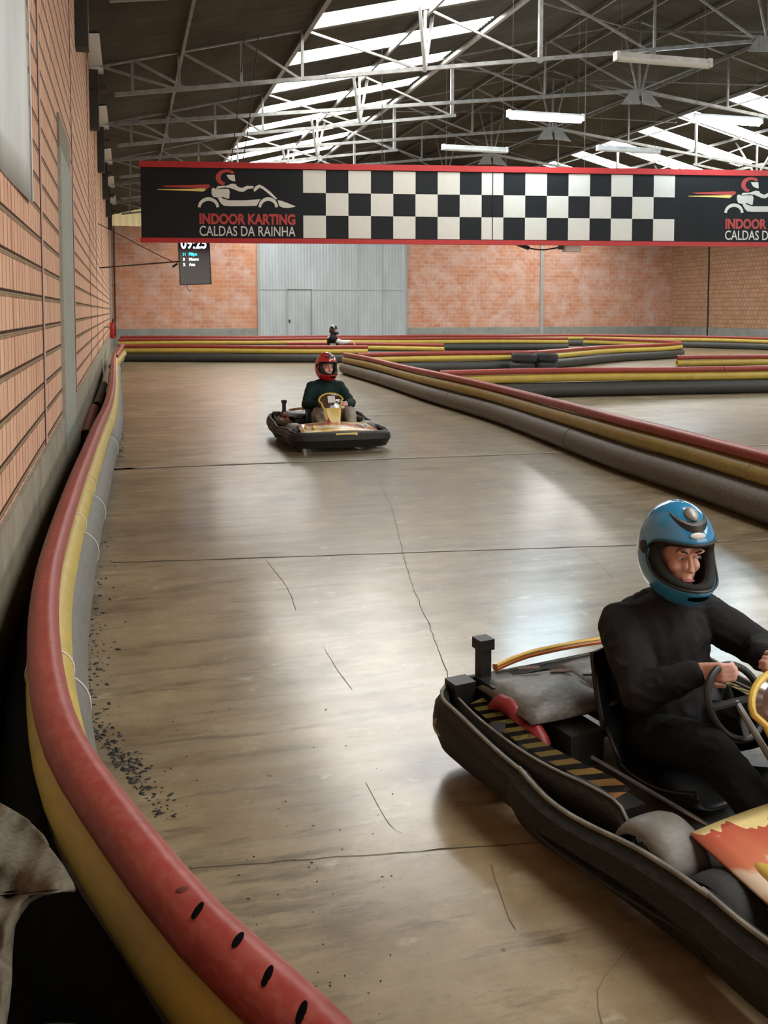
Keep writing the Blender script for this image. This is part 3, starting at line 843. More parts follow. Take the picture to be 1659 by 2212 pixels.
left_pts = [(.75, .35), (.48, .80), (.24, 1.33), (.11, 1.59), (-.02, 1.93), (-.17, 2.40), (-.255, 2.92), (-.315, 3.6), (-.34, 4.4), (-.335, 5.98), (-.31, 7.59), (-.28, 9.27), (-.24, 10.87), (-.23, 13.15), (-.26, 16.6), (-.30, 20.0), (-.33, 24)]
LB, lpath, lz = barrier('red yellow and grey pipe barrier curving along the left brick wall in the foreground', left_pts, (.052, .076, .13), ('red_pipe', 'yellow_pipe', 'grey_pipe'), 11, wob=0, off=(0, .018, .022))
base = Vector((left_pts[0][0], left_pts[0][1], 0))
# slots cut in the foreground red pipe
zc = lz[0]
def slot(px, py, sx=.028, sy=.009):
    p = at_z(px, py, zc+.040)-base
    i = min(range(len(lpath)), key=lambda k: (Vector((lpath[k].x, lpath[k].y, 0))-Vector((p.x, p.y, 0))).length)
    d = (lpath[min(i+1, len(lpath)-1)]-lpath[i-1]).normalized()
    c = lpath[i]+d*((p-lpath[i]).dot(d)); c.z = zc
    view = (CAM-base-c); view = (view-d*view.dot(d)).normalized()
    side = (p-c); side = (side-d*side.dot(d)).normalized()
    nrm = side
    p2 = c+nrm*.0517
    tg = d.cross(nrm)
    rot = Matrix((d, tg, nrm)).transposed()
    # long axis lies across the pipe, slightly askew
    rr = rot @ Matrix.Rotation(R(58), 3, 'Z')
    m = MB(); m.ell(p2, (.019, .0075, .0015), 18, 6, rot=rr); m.build('pipe_slot', M['black_hole'], LB)
for q in ((430, 1977), (515, 2044), (581, 2118), (655, 2196)): slot(*q)
# white cable ties on the lower pipes
def tie(px, py, which):
    r = (.076, .13)[which]; z = lz[1+which]
    p = at_z(px, py, z+r*.5)-base
    i = min(range(len(lpath)), key=lambda k: (Vector((lpath[k].x, lpath[k].y, 0))-Vector((p.x, p.y, 0))).length)
    d = (lpath[min(i+1, len(lpath)-1)]-lpath[i-1]).normalized(); c = Vector((lpath[i].x, lpath[i].y, z))+Vector((d.y, -d.x, 0))*(.018, .022)[which]
    x = Vector((d.y, -d.x, 0)); m = MB()
    m.tube([c+(x*math.cos(2*PI*k/28)+Vector((0, 0, 1))*math.sin(2*PI*k/28))*(r+.002) for k in range(28)], .0032 if px > 100 else .004, 6, closed=True)
    m.build('cable_tie', M['white_plastic'], LB)
for q in ((248, 957, 1), (206, 1085, 1), (192, 1170, 1), (168, 1505, 1), (238, 908, 0), (184, 1040, 0), (128, 1412, 0), (176, 1120, 0)): tie(*q)
m = MB(); p = at_z(395, 1922, zc+.05)-base; m.ell(p, (.013, .008, .004), 10, 6); m.build('scuff_mark', plain('scraped dark red', (.10, .015, .01), .8), LB)

R1 = [(5.16, 22.3), (5.12, 18.4), (4.98, 14.86), (4.95, 11.94), (4.76, 9.7), (4.60, 8.04), (4.56, 6.9), (4.49, 5.72), (4.42, 4.4), (4.4, 3.0)]
barrier('red yellow and grey pipe barrier snaking down the right side of the near track', R1, (.052, .078, .14), ('red_pipe', 'yellow_dirty', 'brown_grey_pipe'), 4.6)
barrier('straight red yellow and black barrier branching off to the right behind the snaking one', [(5.25, 15.3), (8.33, 15.2), (11.7, 15.0), (17, 14.6)], sect=9)
barrier('short red and yellow barrier piece at the right frame edge behind the straight one', [(12.36, 19.0), (14.4, 18.7), (17.5, 18.2)], sect=9)
barrier('hairpin shaped pipe barrier with two tyre stacks in front of it', [(5.5, 22.3), (9.6, 22.4), (11.45, 23.2), (14.46, 25.4), (17.2, 26.7), (18.45, 28.3), (18.5, 30.2), (17.9, 31.8), (17.3, 33.0)], sect=8)
barrier('front row of the left cross barriers, ending behind the red helmet driver', [(-.24, 29.6), (3.3, 28.3), (6.93, 26.85)], sect=9)
barrier('short cross barrier right behind the front row, right of the black helmet driver', [(5.08, 30.6), (7.4, 29.5), (9.82, 28.2)], sect=9)
barrier('long rear cross barrier running towards the gate and on to the right', [(-.35, 36.3), (5.6, 35.8), (11, 34.9), (16.9, 33.6)], sect=12)
barrier('farthest perimeter barrier along the end wall, bending forward on the right', [(-.3, 40.2), (8, 38.4), (15, 38.2), (20.15, 37.2), (23.4, 33.6), (25.2, 29.6), (26.3, 26)], sect=14)

# odd pipe ends piled where the left barrier meets the cross barrier
def loose_pipe(name, label, a, b, r, mat):
    a = Vector(a); b = Vector(b); t = MB(); mid = (a+b)/2
    d = (b-a).normalized(); t.tube([a-mid, b-mid], r, 16, cap=False)
    for e, dd in ((a-mid, d), (b-mid, -d)): t.lathe([(r, 0), (r*.85, 0), (r*.85, .1), (0, .101)], e, tuple(dd), 16)
    o = t.build(name, M[mat]); o.location = mid
    return tag(o, label, 'pipe', 'loose pipe ends at the far left corner')
loose_pipe('pipe_offcut', 'pale red pipe end leaning in the far left corner, the upper one', (-.32, 25.2, .36), (-.16, 28.9, .52), .07, 'red_pipe')
loose_pipe('pipe_offcut', 'yellow pipe end below the pale red one in the far left corner', (-.33, 23.9, .20), (-.12, 27.0, .36), .085, 'yellow_dirty')
loose_pipe('pipe_offcut', 'thick grey pipe end lying lowest in the far left corner', (-.36, 24.6, .13), (-.22, 28.6, .13), .12, 'brown_grey_pipe')
loose_pipe('pipe_offcut', 'old dark red pipe lying between the left wall and the barrier', (-.49, 11.3, .10), (-.50, 14.4, .10), .07, 'red_pipe')
loose_pipe('pipe_offcut', 'long grey pipe lying between the left wall and the barrier, behind the dark red one', (-.47, 14.8, .1), (-.47, 19, .1), .07, 'brown_grey_pipe')

# ------------------------------------------------------------------ tyres
def tyre_mesh(ro=.31, w=.20, ri=.17):
    mb = MB(); h = w/2
    prof = [(ri, -h*.55), (ri+.02, -h*.8), ((ri+ro)/2, -h), (ro-.035, -h*.92), (ro-.008, -h*.7), (ro, -h*.45)]
    for z in (-.3, -.28, .0, .02, .3, .32): prof.append((ro-(.006 if z in (-.28, .0, .3) else 0), z*h))
    prof += [(ro, h*.45), (ro-.008, h*.7), (ro-.035, h*.92), ((ri+ro)/2, h), (ri+.02, h*.8), (ri, h*.55), (ri+.012, h*.3), (ro-.03, h*.5), (ro-.03, -h*.5), (ri+.012, -h*.3)]
    mb.lathe(prof, (0, 0, 0), (0, 0, 1), 40, closed=True)
    return mb
tp = at_z(1128, 797, 0); tp2 = at_z(1172, 796, 0)
tm = tyre_mesh(.33, .235, .18).mesh('tyre', M['rubber'])
for (p, z, l) in ((tp, .118, 'black tyre at the bottom of the left tyre stack'), (tp, .358, 'black tyre on top of the left tyre stack'), (tp2, .118, 'black tyre at the bottom of the right tyre stack'), (tp2, .358, 'black tyre on top of the right tyre stack')):
    o = bpy.data.objects.new('tyre', tm); COL.objects.link(o)
    o.location = (at_y(1128 if p is tp else 1174, 780, 21.85+(.07 if p is tp2 else 0)).x+(.05 if z > .2 else 0), 21.85+(.07 if p is tp2 else 0), z); o.rotation_euler = (R(2) if z > .2 else 0, R(-2) if z > .2 else 0, z*7)
    tag(o, l+' before the hairpin barrier', 'tyre', 'tyres in two low stacks')

# ------------------------------------------------------------------ junk and painted shade in the near left corner
tm2 = tyre_mesh(.235, .18, .135).mesh('kart_tyre', M['rubber'])
for k in range(3):
    o = bpy.data.objects.new('old_tyre', tm2); COL.objects.link(o)
    o.location = (-.262+.012*k, 1.17-.02*k, .09+.18*k); o.rotation_euler = (0, 0, k)
    tag(o, ('lowest', 'middle', 'uppermost')[k]+' old black tyre in the stack under the dirty canvas', 'tyre', 'old tyres stacked behind the foreground barrier')
m = MB(); vs = []  # flat black strip in place of the shade between wall and barrier
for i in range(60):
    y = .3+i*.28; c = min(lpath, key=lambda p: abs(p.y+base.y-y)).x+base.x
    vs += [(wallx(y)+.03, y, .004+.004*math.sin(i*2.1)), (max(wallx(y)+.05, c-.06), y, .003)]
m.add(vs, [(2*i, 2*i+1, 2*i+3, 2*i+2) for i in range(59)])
tag(m.build('ground_shade', M['shade_black'], smooth=0), 'added black sheet standing for the shade between the left wall and the foreground barrier', 'sheet')
m = MB(); rows = []  # black drape added to darken the back of the barrier like shade
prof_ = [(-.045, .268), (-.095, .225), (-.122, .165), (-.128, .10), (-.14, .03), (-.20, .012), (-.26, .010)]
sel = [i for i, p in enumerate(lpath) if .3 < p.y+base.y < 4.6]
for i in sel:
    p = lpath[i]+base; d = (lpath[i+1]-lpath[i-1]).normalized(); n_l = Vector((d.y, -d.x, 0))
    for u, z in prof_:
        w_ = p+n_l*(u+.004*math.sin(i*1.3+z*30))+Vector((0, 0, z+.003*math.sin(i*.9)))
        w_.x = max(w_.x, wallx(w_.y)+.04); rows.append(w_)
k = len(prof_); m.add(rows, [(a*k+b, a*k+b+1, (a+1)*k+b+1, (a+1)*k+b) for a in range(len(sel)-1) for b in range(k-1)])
o = m.build('shade_drape', M['shade_black'], smooth=60); so = o.modifiers.new('t', 'SOLIDIFY'); so.thickness = .004
tag(o, 'added black drape standing for the shade on the back of the foreground barrier', 'shade_drape')
m = MB(); m.lathe([(0, 0), (.115, 0), (.122, .24), (.128, .24), (.128, .255), (.119, .255), (.113, .03), (0, .03)], (0, 0, 0), n=40)
o = m.build('plastic_tub', M['black']); pt_ = at_z(118, 2120, .38); o.location = (pt_.x-.03, pt_.y-.06, 0)
tag(o, 'open black plastic tub at the bottom left, nearest the camera behind the barrier', 'tub')
m = MB()
m.lathe([(0, 0), (.10, 0), (.115, .5), (.122, .5), (.122, .52), (.112, .52), (.108, .03), (0, .03)], (0, 0, 0), n=36)
o = m.build('plastic_bucket', M['black']); o.location = (-.37, 1.62, 0)
tag(o, 'black plastic bucket with pale rim behind the canvas covered tyres', 'bucket')
edge = [(1722, -40), (1735, 2), (1750, 30), (1770, 62), (1800, 88), (1830, 108), (1870, 138), (1905, 158), (1924, 165), (1930, 112), (1936, 88), (1950, 66), (1975, 46), (2000, 33), (2060, 27), (2120, 26), (2180, 20), (2230, 12), (2300, 5)]
def ex_(y):
    for (a, xa), (b, xb) in zip(edge[:-1], edge[1:]):
        if a <= y <= b: return xa+(xb-xa)*(y-a)/(b-a)
    return edge[-1][1]
m = MB(); rows = []
NY, NX = 90, 40
for i in range(NY+1):
    y = 1722+(2300-1722)*i/NY; xe = ex_(y)
    row = []
    for k in range(NX+1):
        s = k/NX; x = -260+(xe+260)*s
        z = .625+.018*math.sin(x*.035+y*.012)+.012*math.sin(y*.045-x*.02)+.006*math.sin(x*.11+y*.05)
        z -= .02*max(0, (1790-y)/70)
        if s > .93 and y > 1930: z -= (s-.93)*.5
        row.append(at_z(x, y, z))
    rows.append(row)
m.add([p for r_ in rows for p in r_], [(i*(NX+1)+k, i*(NX+1)+k+1, (i+1)*(NX+1)+k+1, (i+1)*(NX+1)+k) for i in range(NY) for k in range(NX)])
o = m.build('canvas_cloth', M['canvas'], smooth=180)
so = o.modifiers.new('t', 'SOLIDIFY'); so.thickness = .006; so.offset = 1
tag(o, 'dirty grey brown canvas draped over the old tyres in the bottom left corner', 'cloth')

# ------------------------------------------------------------------ floor joints, cracks and rubber crumbs
def ground_line(pts, w, mat, name, label=None):
    m = MB(); P = [Vector((p[0], p[1], 0)) for p in pts]
    vs = []
    for i, p in enumerate(P):
        d = (P[min(i+1, len(P)-1)]-P[max(i-1, 0)]).normalized(); n = Vector((-d.y, d.x, 0)); ww = w*(.6+.8*random.random())/2
        vs += [p+n*ww+Vector((0, 0, .0012)), p-n*ww+Vector((0, 0, .0012))]
    m.add(vs, [(2*i, 2*i+1, 2*i+3, 2*i+2) for i in range(len(P)-1)])
    return trim(m, mat)
jm = plain('dirt filled joint', (.045, .036, .025), .8)
jl = plain('pale chipped joint edge', (.36, .32, .25), .8)
def jline(a, b, w=.012, mat=None, jit=.004, ext=8):
    a = at_z(*a, 0); b = at_z(*b, 0); n = 60; d = b-a; b = b+d.normalized()*ext
    pts = [(a+(b-a)*i/n)+Vector((random.uniform(-jit, jit), random.uniform(-jit, jit), 0)) for i in range(n+1)]
    ground_line(pts, w, mat or jm, 'floor_joint')
jline((330, 1882), (900, 1839), .004, ext=3); jline((240, 1216), (1659, 1168), .014, ext=5); jline((235, 1014), (1230, 978), .03)
jline((300, 1010), (1230, 976), .045, jl, .01); jline((235, 1015), (285, 1012), .08, ext=.01)
jline((250, 905), (1200, 893), .012, ext=3)
ck = plain('hairline crack', (.15, .12, .08), .8)
def crack(pxs, w=.006, jit=.006):
    P = smoothpath([at_z(x, y, 0) for x, y in pxs], .06)
    ground_line([p+Vector((random.uniform(-jit, jit), random.uniform(-jit, jit), 0)) for p in P], w*.55, ck, 'crack')
crack([(810, 1020), (840, 1085), (858, 1140), (880, 1230), (905, 1300), (935, 1370), (965, 1450), (975, 1500)], .007)
crack([(1062, 1870), (1080, 1930), (1100, 1985), (1115, 2010)], .004, .002)
crack([(1390, 2010), (1330, 2080), (1290, 2140), (1300, 2212)], .004, .002)
crack([(1450, 2050), (1490, 2110), (1540, 2200)], .003, .002)
crack([(700, 1400), (730, 1450), (760, 1490)], .004, .003); crack([(575, 1210), (620, 1270), (640, 1320)], .006, .003)
crack([(790, 1690), (840, 1780), (870, 1800)], .0025, .002); crack([(1210, 1175), (1290, 1215), (1330, 1260)], .005, .003)
m = MB(); rnd = random.Random(3)
def crumb(x, y, s):
    a = rnd.random()*PI; n = 6
    vs = [(x+math.cos(a)*math.cos(2*PI*k/n)*s*2.2-math.sin(a)*math.sin(2*PI*k/n)*s, y+math.sin(a)*math.cos(2*PI*k/n)*s*2.2+math.cos(a)*math.sin(2*PI*k/n)*s, .001) for k in range(n)]
    vs.append((x, y, .001+s*.8))
    m.add(vs, [(k, (k+1) % n, n) for k in range(n)])
def edge_x(py):
    if py < 1560: return 205-(py-1150)*.085
    return 172+(py-1560)*.80
for k in range(430):
    py = 1150+rnd.random()**.75*620
    if rnd.random() < .35: py = rnd.gauss(1640, 45)
    px = edge_x(py)+abs(rnd.gauss(0, 30))+rnd.random()*10
    p = at_z(px, py, 0); crumb(p.x, p.y, rnd.uniform(.0012, .0050)*(1 if rnd.random() < .8 else 1.7))
for k in range(150):
    p = at_z(255+rnd.random()*12-(k % 3)*6, 860+rnd.random()*130, 0); crumb(p.x, p.y, rnd.uniform(.004, .014))
for k in range(90):
    p = at_z(250+rnd.random()*600, 1500+rnd.random()*700, 0); crumb(p.x, p.y, rnd.uniform(.001, .0025))
tag(m.build('rubber_crumbs', M['rubber'], smooth=0), 'black rubber crumbs scattered on the floor beside the foreground barrier', 'debris', kind='stuff')

# ------------------------------------------------------------------ karts
def ribbon(mb, plan, z0, z1, th=.028, flare=.0, mi=0):
    """upright plastic skirt following plan [(x,y)], z0/z1 lists; closed section with rounded lip"""
    n = len(plan); P = [Vector((p[0], p[1], 0)) for p in plan]; sec = []
    for i, p in enumerate(P):
        d = (P[min(i+1, n-1)]-P[max(i-1, 0)]).normalized(); o = Vector((d.y, -d.x, 0))
        a, b = z0[i], z1[i]; h = b-a; fl = flare
        pts = [(0, a), (.012+fl*.3, a+h*.18), (.03+fl, a+h*.5), (.022+fl*.7, a+h*.82), (.004, b-.008), (-th*.5, b), (-th, b-.012), (-th+.006, a+h*.5), (-th, a)]
        sec.append([p+o*u+Vector((0, 0, z)) for u, z in pts])
    k = len(sec[0]); vs = [q for s in sec for q in s]
    fs = [(i*k+j, i*k+(j+1) % k, (i+1)*k+(j+1) % k, (i+1)*k+j) for i in range(n-1) for j in range(k)]
    fs += [tuple(range(k-1, -1, -1)), tuple((n-1)*k+j for j in range(k))]
    mb.add(vs, fs, mi)
    return [p+Vector((0, 0, z1[i])) for i, p in enumerate(P)]
def sm2(pts, step=.04):
    q = smoothpath([(a[0], a[1], a[2]) for a in pts], step); return q
def make_kart(label, tape=True):
    t = thing('go_kart', label, 'go-kart', group='rental karts on the track')
    K = M['kart_plastic']
    # --- wheels
    for (x, y, r, w) in ((-.58, .50, .14, .20), (-.58, -.50, .14, .20), (.50, .50, .128, .13), (.50, -.50, .128, .13)):
        m = MB(); h = w/2
        m.lathe([(r*.5, -h*.8), (r*.62, -h), (r*.88, -h), (r*.98, -h*.75), (r, -h*.3), (r, h*.3), (r*.98, h*.75), (r*.88, h), (r*.62, h), (r*.5, h*.8)], (0, 0, 0), (0, 1, 0), 28)
        o = m.build('wheel', M['rubber'], t); o.location = (x, y, r)
        m = MB(); m.lathe([(0, -h*.5), (r*.2, -h*.55), (r*.45, -h*.35), (r*.52, -h*.85), (r*.52, h*.85), (r*.45, h*.35), (r*.2, h*.55), (0, h*.5)], (0, 0, 0), (0, 1, 0), 20)
        m.build('rim', M['steel'], o)
    # --- chassis
    m = MB()
    for s in (-1, 1):
        m.tube(smoothpath([(-.85, s*.30, .10), (-.5, s*.30, .08), (.0, s*.32, .07), (.45, s*.24, .07), (.80, s*.20, .07)], .1), .016, 10)
    m.tube([(-.58, -.62, .14), (-.58, .62, .14)], .02, 12); m.tube([(.50, -.5, .128), (.50, .5, .128)], .014, 10)
    m.tube([(-.85, -.3, .10), (-.85, .3, .10)], .016, 10); m.tube([(.80, -.20, .07), (.80, .20, .07)], .016, 10)
    for s in (-1, 1): m.tube([(.02, s*.33, .08), (.02, s*.62, .10)], .014, 8); m.tube([(-.32, s*.33, .09), (-.32, s*.62, .10)], .014, 8)
    m.build('chassis_frame', M['steel_dark'], t)
    m = MB(); m.box((-.12, -.27, .045), (.80, .27, .055)); m.build('floor_tray', M['steel'], t, 0)
    # --- rear bumper with wrap-round corner panels
    rb = [(-.26, -.67, .248), (-.38, -.672, .252), (-.52, -.672, .262), (-.70, -.675, .285), (-.86, -.665, .295), (-.94, -.60, .305), (-.965, -.50, .31), (-.97, -.2, .30), (-.97, .2, .30), (-.965, .50, .31), (-.94, .60, .305), (-.86, .665, .295), (-.70, .675, .285), (-.52, .672, .262), (-.38, .672, .252), (-.26, .67, .248)]
    q = sm2(rb)
    n = len(q); m = MB()
    # the plan runs so that the outside is on the right hand
    pl = [(p.x, p.y) for p in q][::-1]; zt = [p.z for p in q][::-1]
    top = ribbon(m, pl, [.085+.05*max(0, -.9-p.x)*10*0 for p in q], zt, .03, .008); 
    o = m.build('rear_bumper', K, t)
    m = MB(); m.tube([p+Vector((0, 0, .002)) for p in top], .0075, 8); m.build('worn_edge', M['kart_lip'], o)
    for s in (-1, 1):
        m = MB(); m.ell((-.83, s*.701, .19), (.045, .004, .035), 20, 8); m.build('bumper_opening', plain('opening showing the pale floor', (.30, .27, .21), .7) if 'opening showing the pale floor' not in MATS else MATS['opening showing the pale floor'], o)
    # --- orange top strip on the rear protector
    m = MB(); rr = smoothpath([(-.93, -.36, .345), (-.955, -.2, .36), (-.96, 0, .365), (-.955, .25, .36), (-.93, .44, .345)], .04)
    m.tube(rr, .017, 10); m.build('rear_strip', M['orange'], t)
    m = MB(); m.tube([p+Vector((.012, 0, .014)) for p in rr], .007, 8); m.build('rear_strip_trim', M['gold'], t)
    # --- side pods: outer skirt that dips, inner guard carrying hazard tape, and a shelf between them
    for s in (-1, 1):
        side = [(-.30, .668, .25), (-.22, .68, .245), (-.13, .675, .225), (-.03, .66, .215), (.10, .645, .225), (.25, .63, .245), (.40, .622, .255), (.55, .618, .258)]
        q = sm2(side)
        pl = [(p.x, s*p.y) for p in q]; zt = [p.z for p in q]
        if s > 0: pl = pl[::-1]; zt = zt[::-1]
        m = MB(); top = ribbon(m, pl, [.055]*len(pl), zt, .03, .022)
        o = m.build('side_pod', K, t)
        m = MB(); m.tube([p+Vector((0, 0, .002)) for p in top], .0085, 8); m.build('worn_edge', M['kart_lip'], o)
        inner = [(-.86, .585, .275), (-.70, .60, .268), (-.52, .605, .265), (-.36, .60, .265), (-.22, .58, .265), (-.06, .535, .262), (.06, .51, .245), (.12, .505, .14)]
        q = sm2(inner); pl = [(p.x, s*p.y) for p in q]; zt = [p.z for p in q]
        if s > 0: pl = pl[::-1]; zt = zt[::-1]
        m = MB(); top = ribbon(m, pl, [.10]*len(pl), zt, .022, 0); o2 = m.build('inner_guard', K, t)
        m = MB(); m.tube([p+Vector((0, 0, .002)) for p in top], .0055, 8); m.build('worn_edge', M['kart_lip'], o2)
        # sloping strip with tape, inboard of the guard
        qq = sm2([(-.80, .565, .27), (-.60, .575, .266), (-.40, .575, .266), (-.22, .555, .266), (-.06, .51, .262), (.02, .495, .25)])
        m = MB(); vs = []
        for p in qq: vs += [(p.x, s*(p.y+.004), p.z+.004), (p.x, s*(p.y-.062), p.z+.020)]
        m.add(vs, [(2*i, 2*i+1, 2*i+3, 2*i+2) for i in range(len(qq)-1)]+[(2*i+2, 2*i+3, 2*i+1, 2*i) for i in range(len(qq)-1)])
        m.build('hazard_tape', M['tape'], t)
        # shelf
        m = MB(); a_ = sm2([(-.50, .66, .20), (-.2, .71, .15), (.1, .71, .15), (.5, .66, .17)]); vs = []
        for p in a_: vs += [(p.x, s*p.y, p.z-.03), (p.x, s*.54, p.z-.01), (p.x, s*.54, p.z-.02), (p.x, s*p.y, p.z-.04)]
        k = len(a_); m.add(vs, [(4*i+j, 4*i+(j+1) % 4, 4*i+4+(j+1) % 4, 4*i+4+j) for i in range(k-1) for j in range(4)]); m.build('pod_shelf', K, t)
        # mudguard dome ahead of the pod
        m = MB(); vs = []; NA, NB = 16, 8
        for i in range(NA+1):
            a = R(8+150*i/NA)
            for j in range(NB+1):
                v_ = j/NB-.5; rr_ = .165*(1-.35*(2*v_)**4*.6)
                vs.append((.24-math.cos(a)*rr_*.95, s*(.50+v_*.20), .13+math.sin(a)*rr_*1.0))
        m.add(vs, [(i*(NB+1)+j, i*(NB+1)+j+1, (i+1)*(NB+1)+j+1, (i+1)*(NB+1)+j) for i in range(NA) for j in range(NB)])
        o = m.build('mudguard', M['mudguard'], t); so = o.modifiers.new('t', 'SOLIDIFY'); so.thickness = .008
    # --- front bumper
    fb = [(.52, -.612, .258), (.70, -.625, .258), (.86, -.61, .258), (.95, -.53, .258), (.985, -.3, .26), (1.0, 0, .262), (.985, .3, .26), (.95, .53, .258), (.86, .61, .258), (.70, .625, .258), (.52, .612, .258)]
    q = sm2(fb); m = MB(); top = ribbon(m, [(p.x, p.y) for p in q], [.055]*len(q), [p.z for p in q], .035, .025)
    o = m.build('front_bumper', K, t)
    for seg in (top[:10], top[-10:]):
        m = MB(); m.tube([p+Vector((0, 0, .002)) for p in seg], .008, 8); m.build('worn_edge', M['kart_lip'], o)
    m = MB(); m.box((1.012, -.10, .205), (1.036, .18, .245)); m.build('bumper_sticker', M['yellow_print'], o, 0)
    # --- nose panels
    m = MB(); NA, NB = 14, 16; vs = []
    for i in range(NA+1):
        u = i/NA
        for j in range(NB+1):
            v_ = j/NB*2-1; x = .35+.58*u-.03*abs(v_); y = v_*(.46+.05*u); z = .30-.045*u-.03*v_*v_+.025*math.sin(u*PI)*(1-abs(v_))
            vs.append((x, y, z))
    m.add(vs, [(i*(NB+1)+j, i*(NB+1)+j+1, (i+1)*(NB+1)+j+1, (i+1)*(NB+1)+j) for i in range(NA) for j in range(NB)])
    o = m.build('nose_panel', M['nose'], t); so = o.modifiers.new('t', 'SOLIDIFY'); so.thickness = .012
    for s in (-1, 1):
        m = MB(); m.ell((.66, s*.30, .285), (.12, .035, .028), 16, 8, rot=Matrix.Rotation(s*R(18), 3, 'Z')); m.ell((.60, s*.40, .27), (.09, .03, .025), 16, 8)
        m.build('nose_ridge', M['white'] if s > 0 else M['gold'], o)
    # --- steering fairing (tall oval number panel) with yellow rim
    rim = []; 
    def fairpt(a, k=1.0):
        w_ = .165*k*math.cos(a)*(1 if math.sin(a) > 0 else .82+.0*math.sin(a)); v_ = math.sin(a)*(.11 if a < PI else .20)*k
        return w_, v_
    cx, cz = .29, .585; ax = Vector((-.50, 0, .866))     # panel leans back
    nrm_ = Vector((.866, 0, .50))
    def fp3(a, k=1, off=0):
        w_, v_ = fairpt(a, k); return Vector((cx, 0, cz))+Vector((0, w_, 0))+ax*v_+nrm_*off
    n = 32; ring = [fp3(2*PI*i/n) for i in range(n)]
    m = MB(); c0 = Vector((cx, 0, cz))+nrm_*.02
    for kk, (k0, o0, k1, o1) in enumerate(((1, 0, .8, .014), (.8, .014, .4, .022))):
        vs = [fp3(2*PI*i/n, k0, o0) for i in range(n)]+[fp3(2*PI*i/n, k1, o1) for i in range(n)]
        m.add(vs, [(i, (i+1) % n, n+(i+1) % n, n+i) for i in range(n)])
    m.add([fp3(2*PI*i/n, .4, .022) for i in range(n)], [tuple(range(n))])
    m.add([fp3(2*PI*i/n, 1, -.02) for i in range(n)], [tuple(range(n-1, -1, -1))])
    m.add([fp3(2*PI*i/n, 1, -.02) for i in range(n)]+ring, [(i, (i+1) % n, n+(i+1) % n, n+i) for i in range(n)])
    o = m.build('steering_fairing', M['fairing'], t)
    m = MB(); m.tube(ring, .012, 8, closed=True); m.build('yellow_rim', M['gold'], o)
    m = MB(); m.box((-.001, -.05, -.05), (.006, .05, .05)); nb = m.build('number_plate', M['white_plastic'], o, 0); nb.location = Vector((cx, 0, cz))+nrm_*.026+ax*.01; nb.rotation_euler = (0, R(-30), 0)
    m = MB(); pl_ = [(.345, -.125, .46), (.345, .125, .46), (.52, .065, .20), (.52, -.065, .20)]
    b_ = [(x+.02, y*.7, z+.035) for x, y, z in pl_]
    m.add(pl_+b_, [(3, 2, 1, 0), (4, 5, 6, 7), (0, 1, 5, 4), (1, 2, 6, 5), (2, 3, 7, 6), (3, 0, 4, 7)]); m.build('fairing_stem', M['nose'], t)
    # --- steering wheel
    m = MB(); sw = Vector((.065, 0, .51)); sa = Vector((-.42, 0, .907)); sn = Vector((.907, 0, .42))
    wr = [sw+(Vector((0, 1, 0))*math.cos(2*PI*i/36)+sa*math.sin(2*PI*i/36))*.125 for i in range(36)]
    m.tube(wr, .013, 10, closed=True)
    for a in (R(0), R(180), R(270)): m.bar(sw, sw+(Vector((0, 1, 0))*math.cos(a)+sa*math.sin(a))*.12, .03, .01)
    m.build('steering_wheel', M['black'], t)
    m = MB(); m.tube([sw, (.52, 0, .10)], .012, 8); m.build('steering_column', M['steel'], t)
    # --- seat shell
    m = MB(); vs = []; NA, NB = 14, 12
    prof_ = [(.05, .14), (-.10, .085), (-.26, .075), (-.36, .10), (-.44, .20), (-.50, .34), (-.54, .48), (-.555, .52)]
    pr = smoothpath([(x, 0, z) for x, z in prof_], .04)
    for i, p in enumerate(pr):
        for j in range(NB+1):
            v_ = j/NB*2-1; wd = .19+.02*math.sin(i/len(pr)*PI)
            vs.append((p.x+.075*v_*v_*(1 if i > 8 else .3), v_*wd, p.z+.09*v_**4*(1 if i < len(pr)*.6 else .2)))
    m.add(vs, [(i*(NB+1)+j, i*(NB+1)+j+1, (i+1)*(NB+1)+j+1, (i+1)*(NB+1)+j) for i in range(len(pr)-1) for j in range(NB)])
    o = m.build('seat', M['black'], t); so = o.modifiers.new('t', 'SOLIDIFY'); so.thickness = .015; so.offset = -1
    # --- engine with grey covers at the rear
    m = MB(); m.box((-.80, -.36, .12), (-.40, -.20, .26)); m.build('engine_block', M['steel_dark'], t, 0)
    def cover(x0, x1, y0, y1, z, h, nm='engine_cover'):
        m = MB(); vs = []; A, B = 10, 10
        for i in range(A+1):
            for j in range(B+1):
                u = i/A; v_ = j/B; e = min(1, 4*min(u, 1-u))*min(1, 4*min(v_, 1-v_))
                vs.append((x0+(x1-x0)*u, y0+(y1-y0)*v_, z-h+h*(e**.4)+.006*math.sin(u*9+v_*5)))
        m.add(vs, [(i*(B+1)+j, (i+1)*(B+1)+j, (i+1)*(B+1)+j+1, i*(B+1)+j+1) for i in range(A) for j in range(B)])
        o = m.build(nm, M['kart_grey'], t); so = o.modifiers.new('t', 'SOLIDIFY'); so.thickness = .006; return o
    cover(-.86, -.46, -.50, -.06, .36, .05); cover(-.90, -.60, -.10, .50, .345, .04, 'rear_cover')
    m = MB(); m.box((-.86, .0, .14), (-.60, .46, .30)); m.build('exhaust_box', M['steel_dark'], t, 0)
    m = MB()
    for k in range(3): m.tube([(-.84+.09*k, -.30+.1*k, .365), (-.80+.09*k, -.22+.1*k, .368)], .008, 8)
    m.build('cover_bolts', M['chrome'], t)
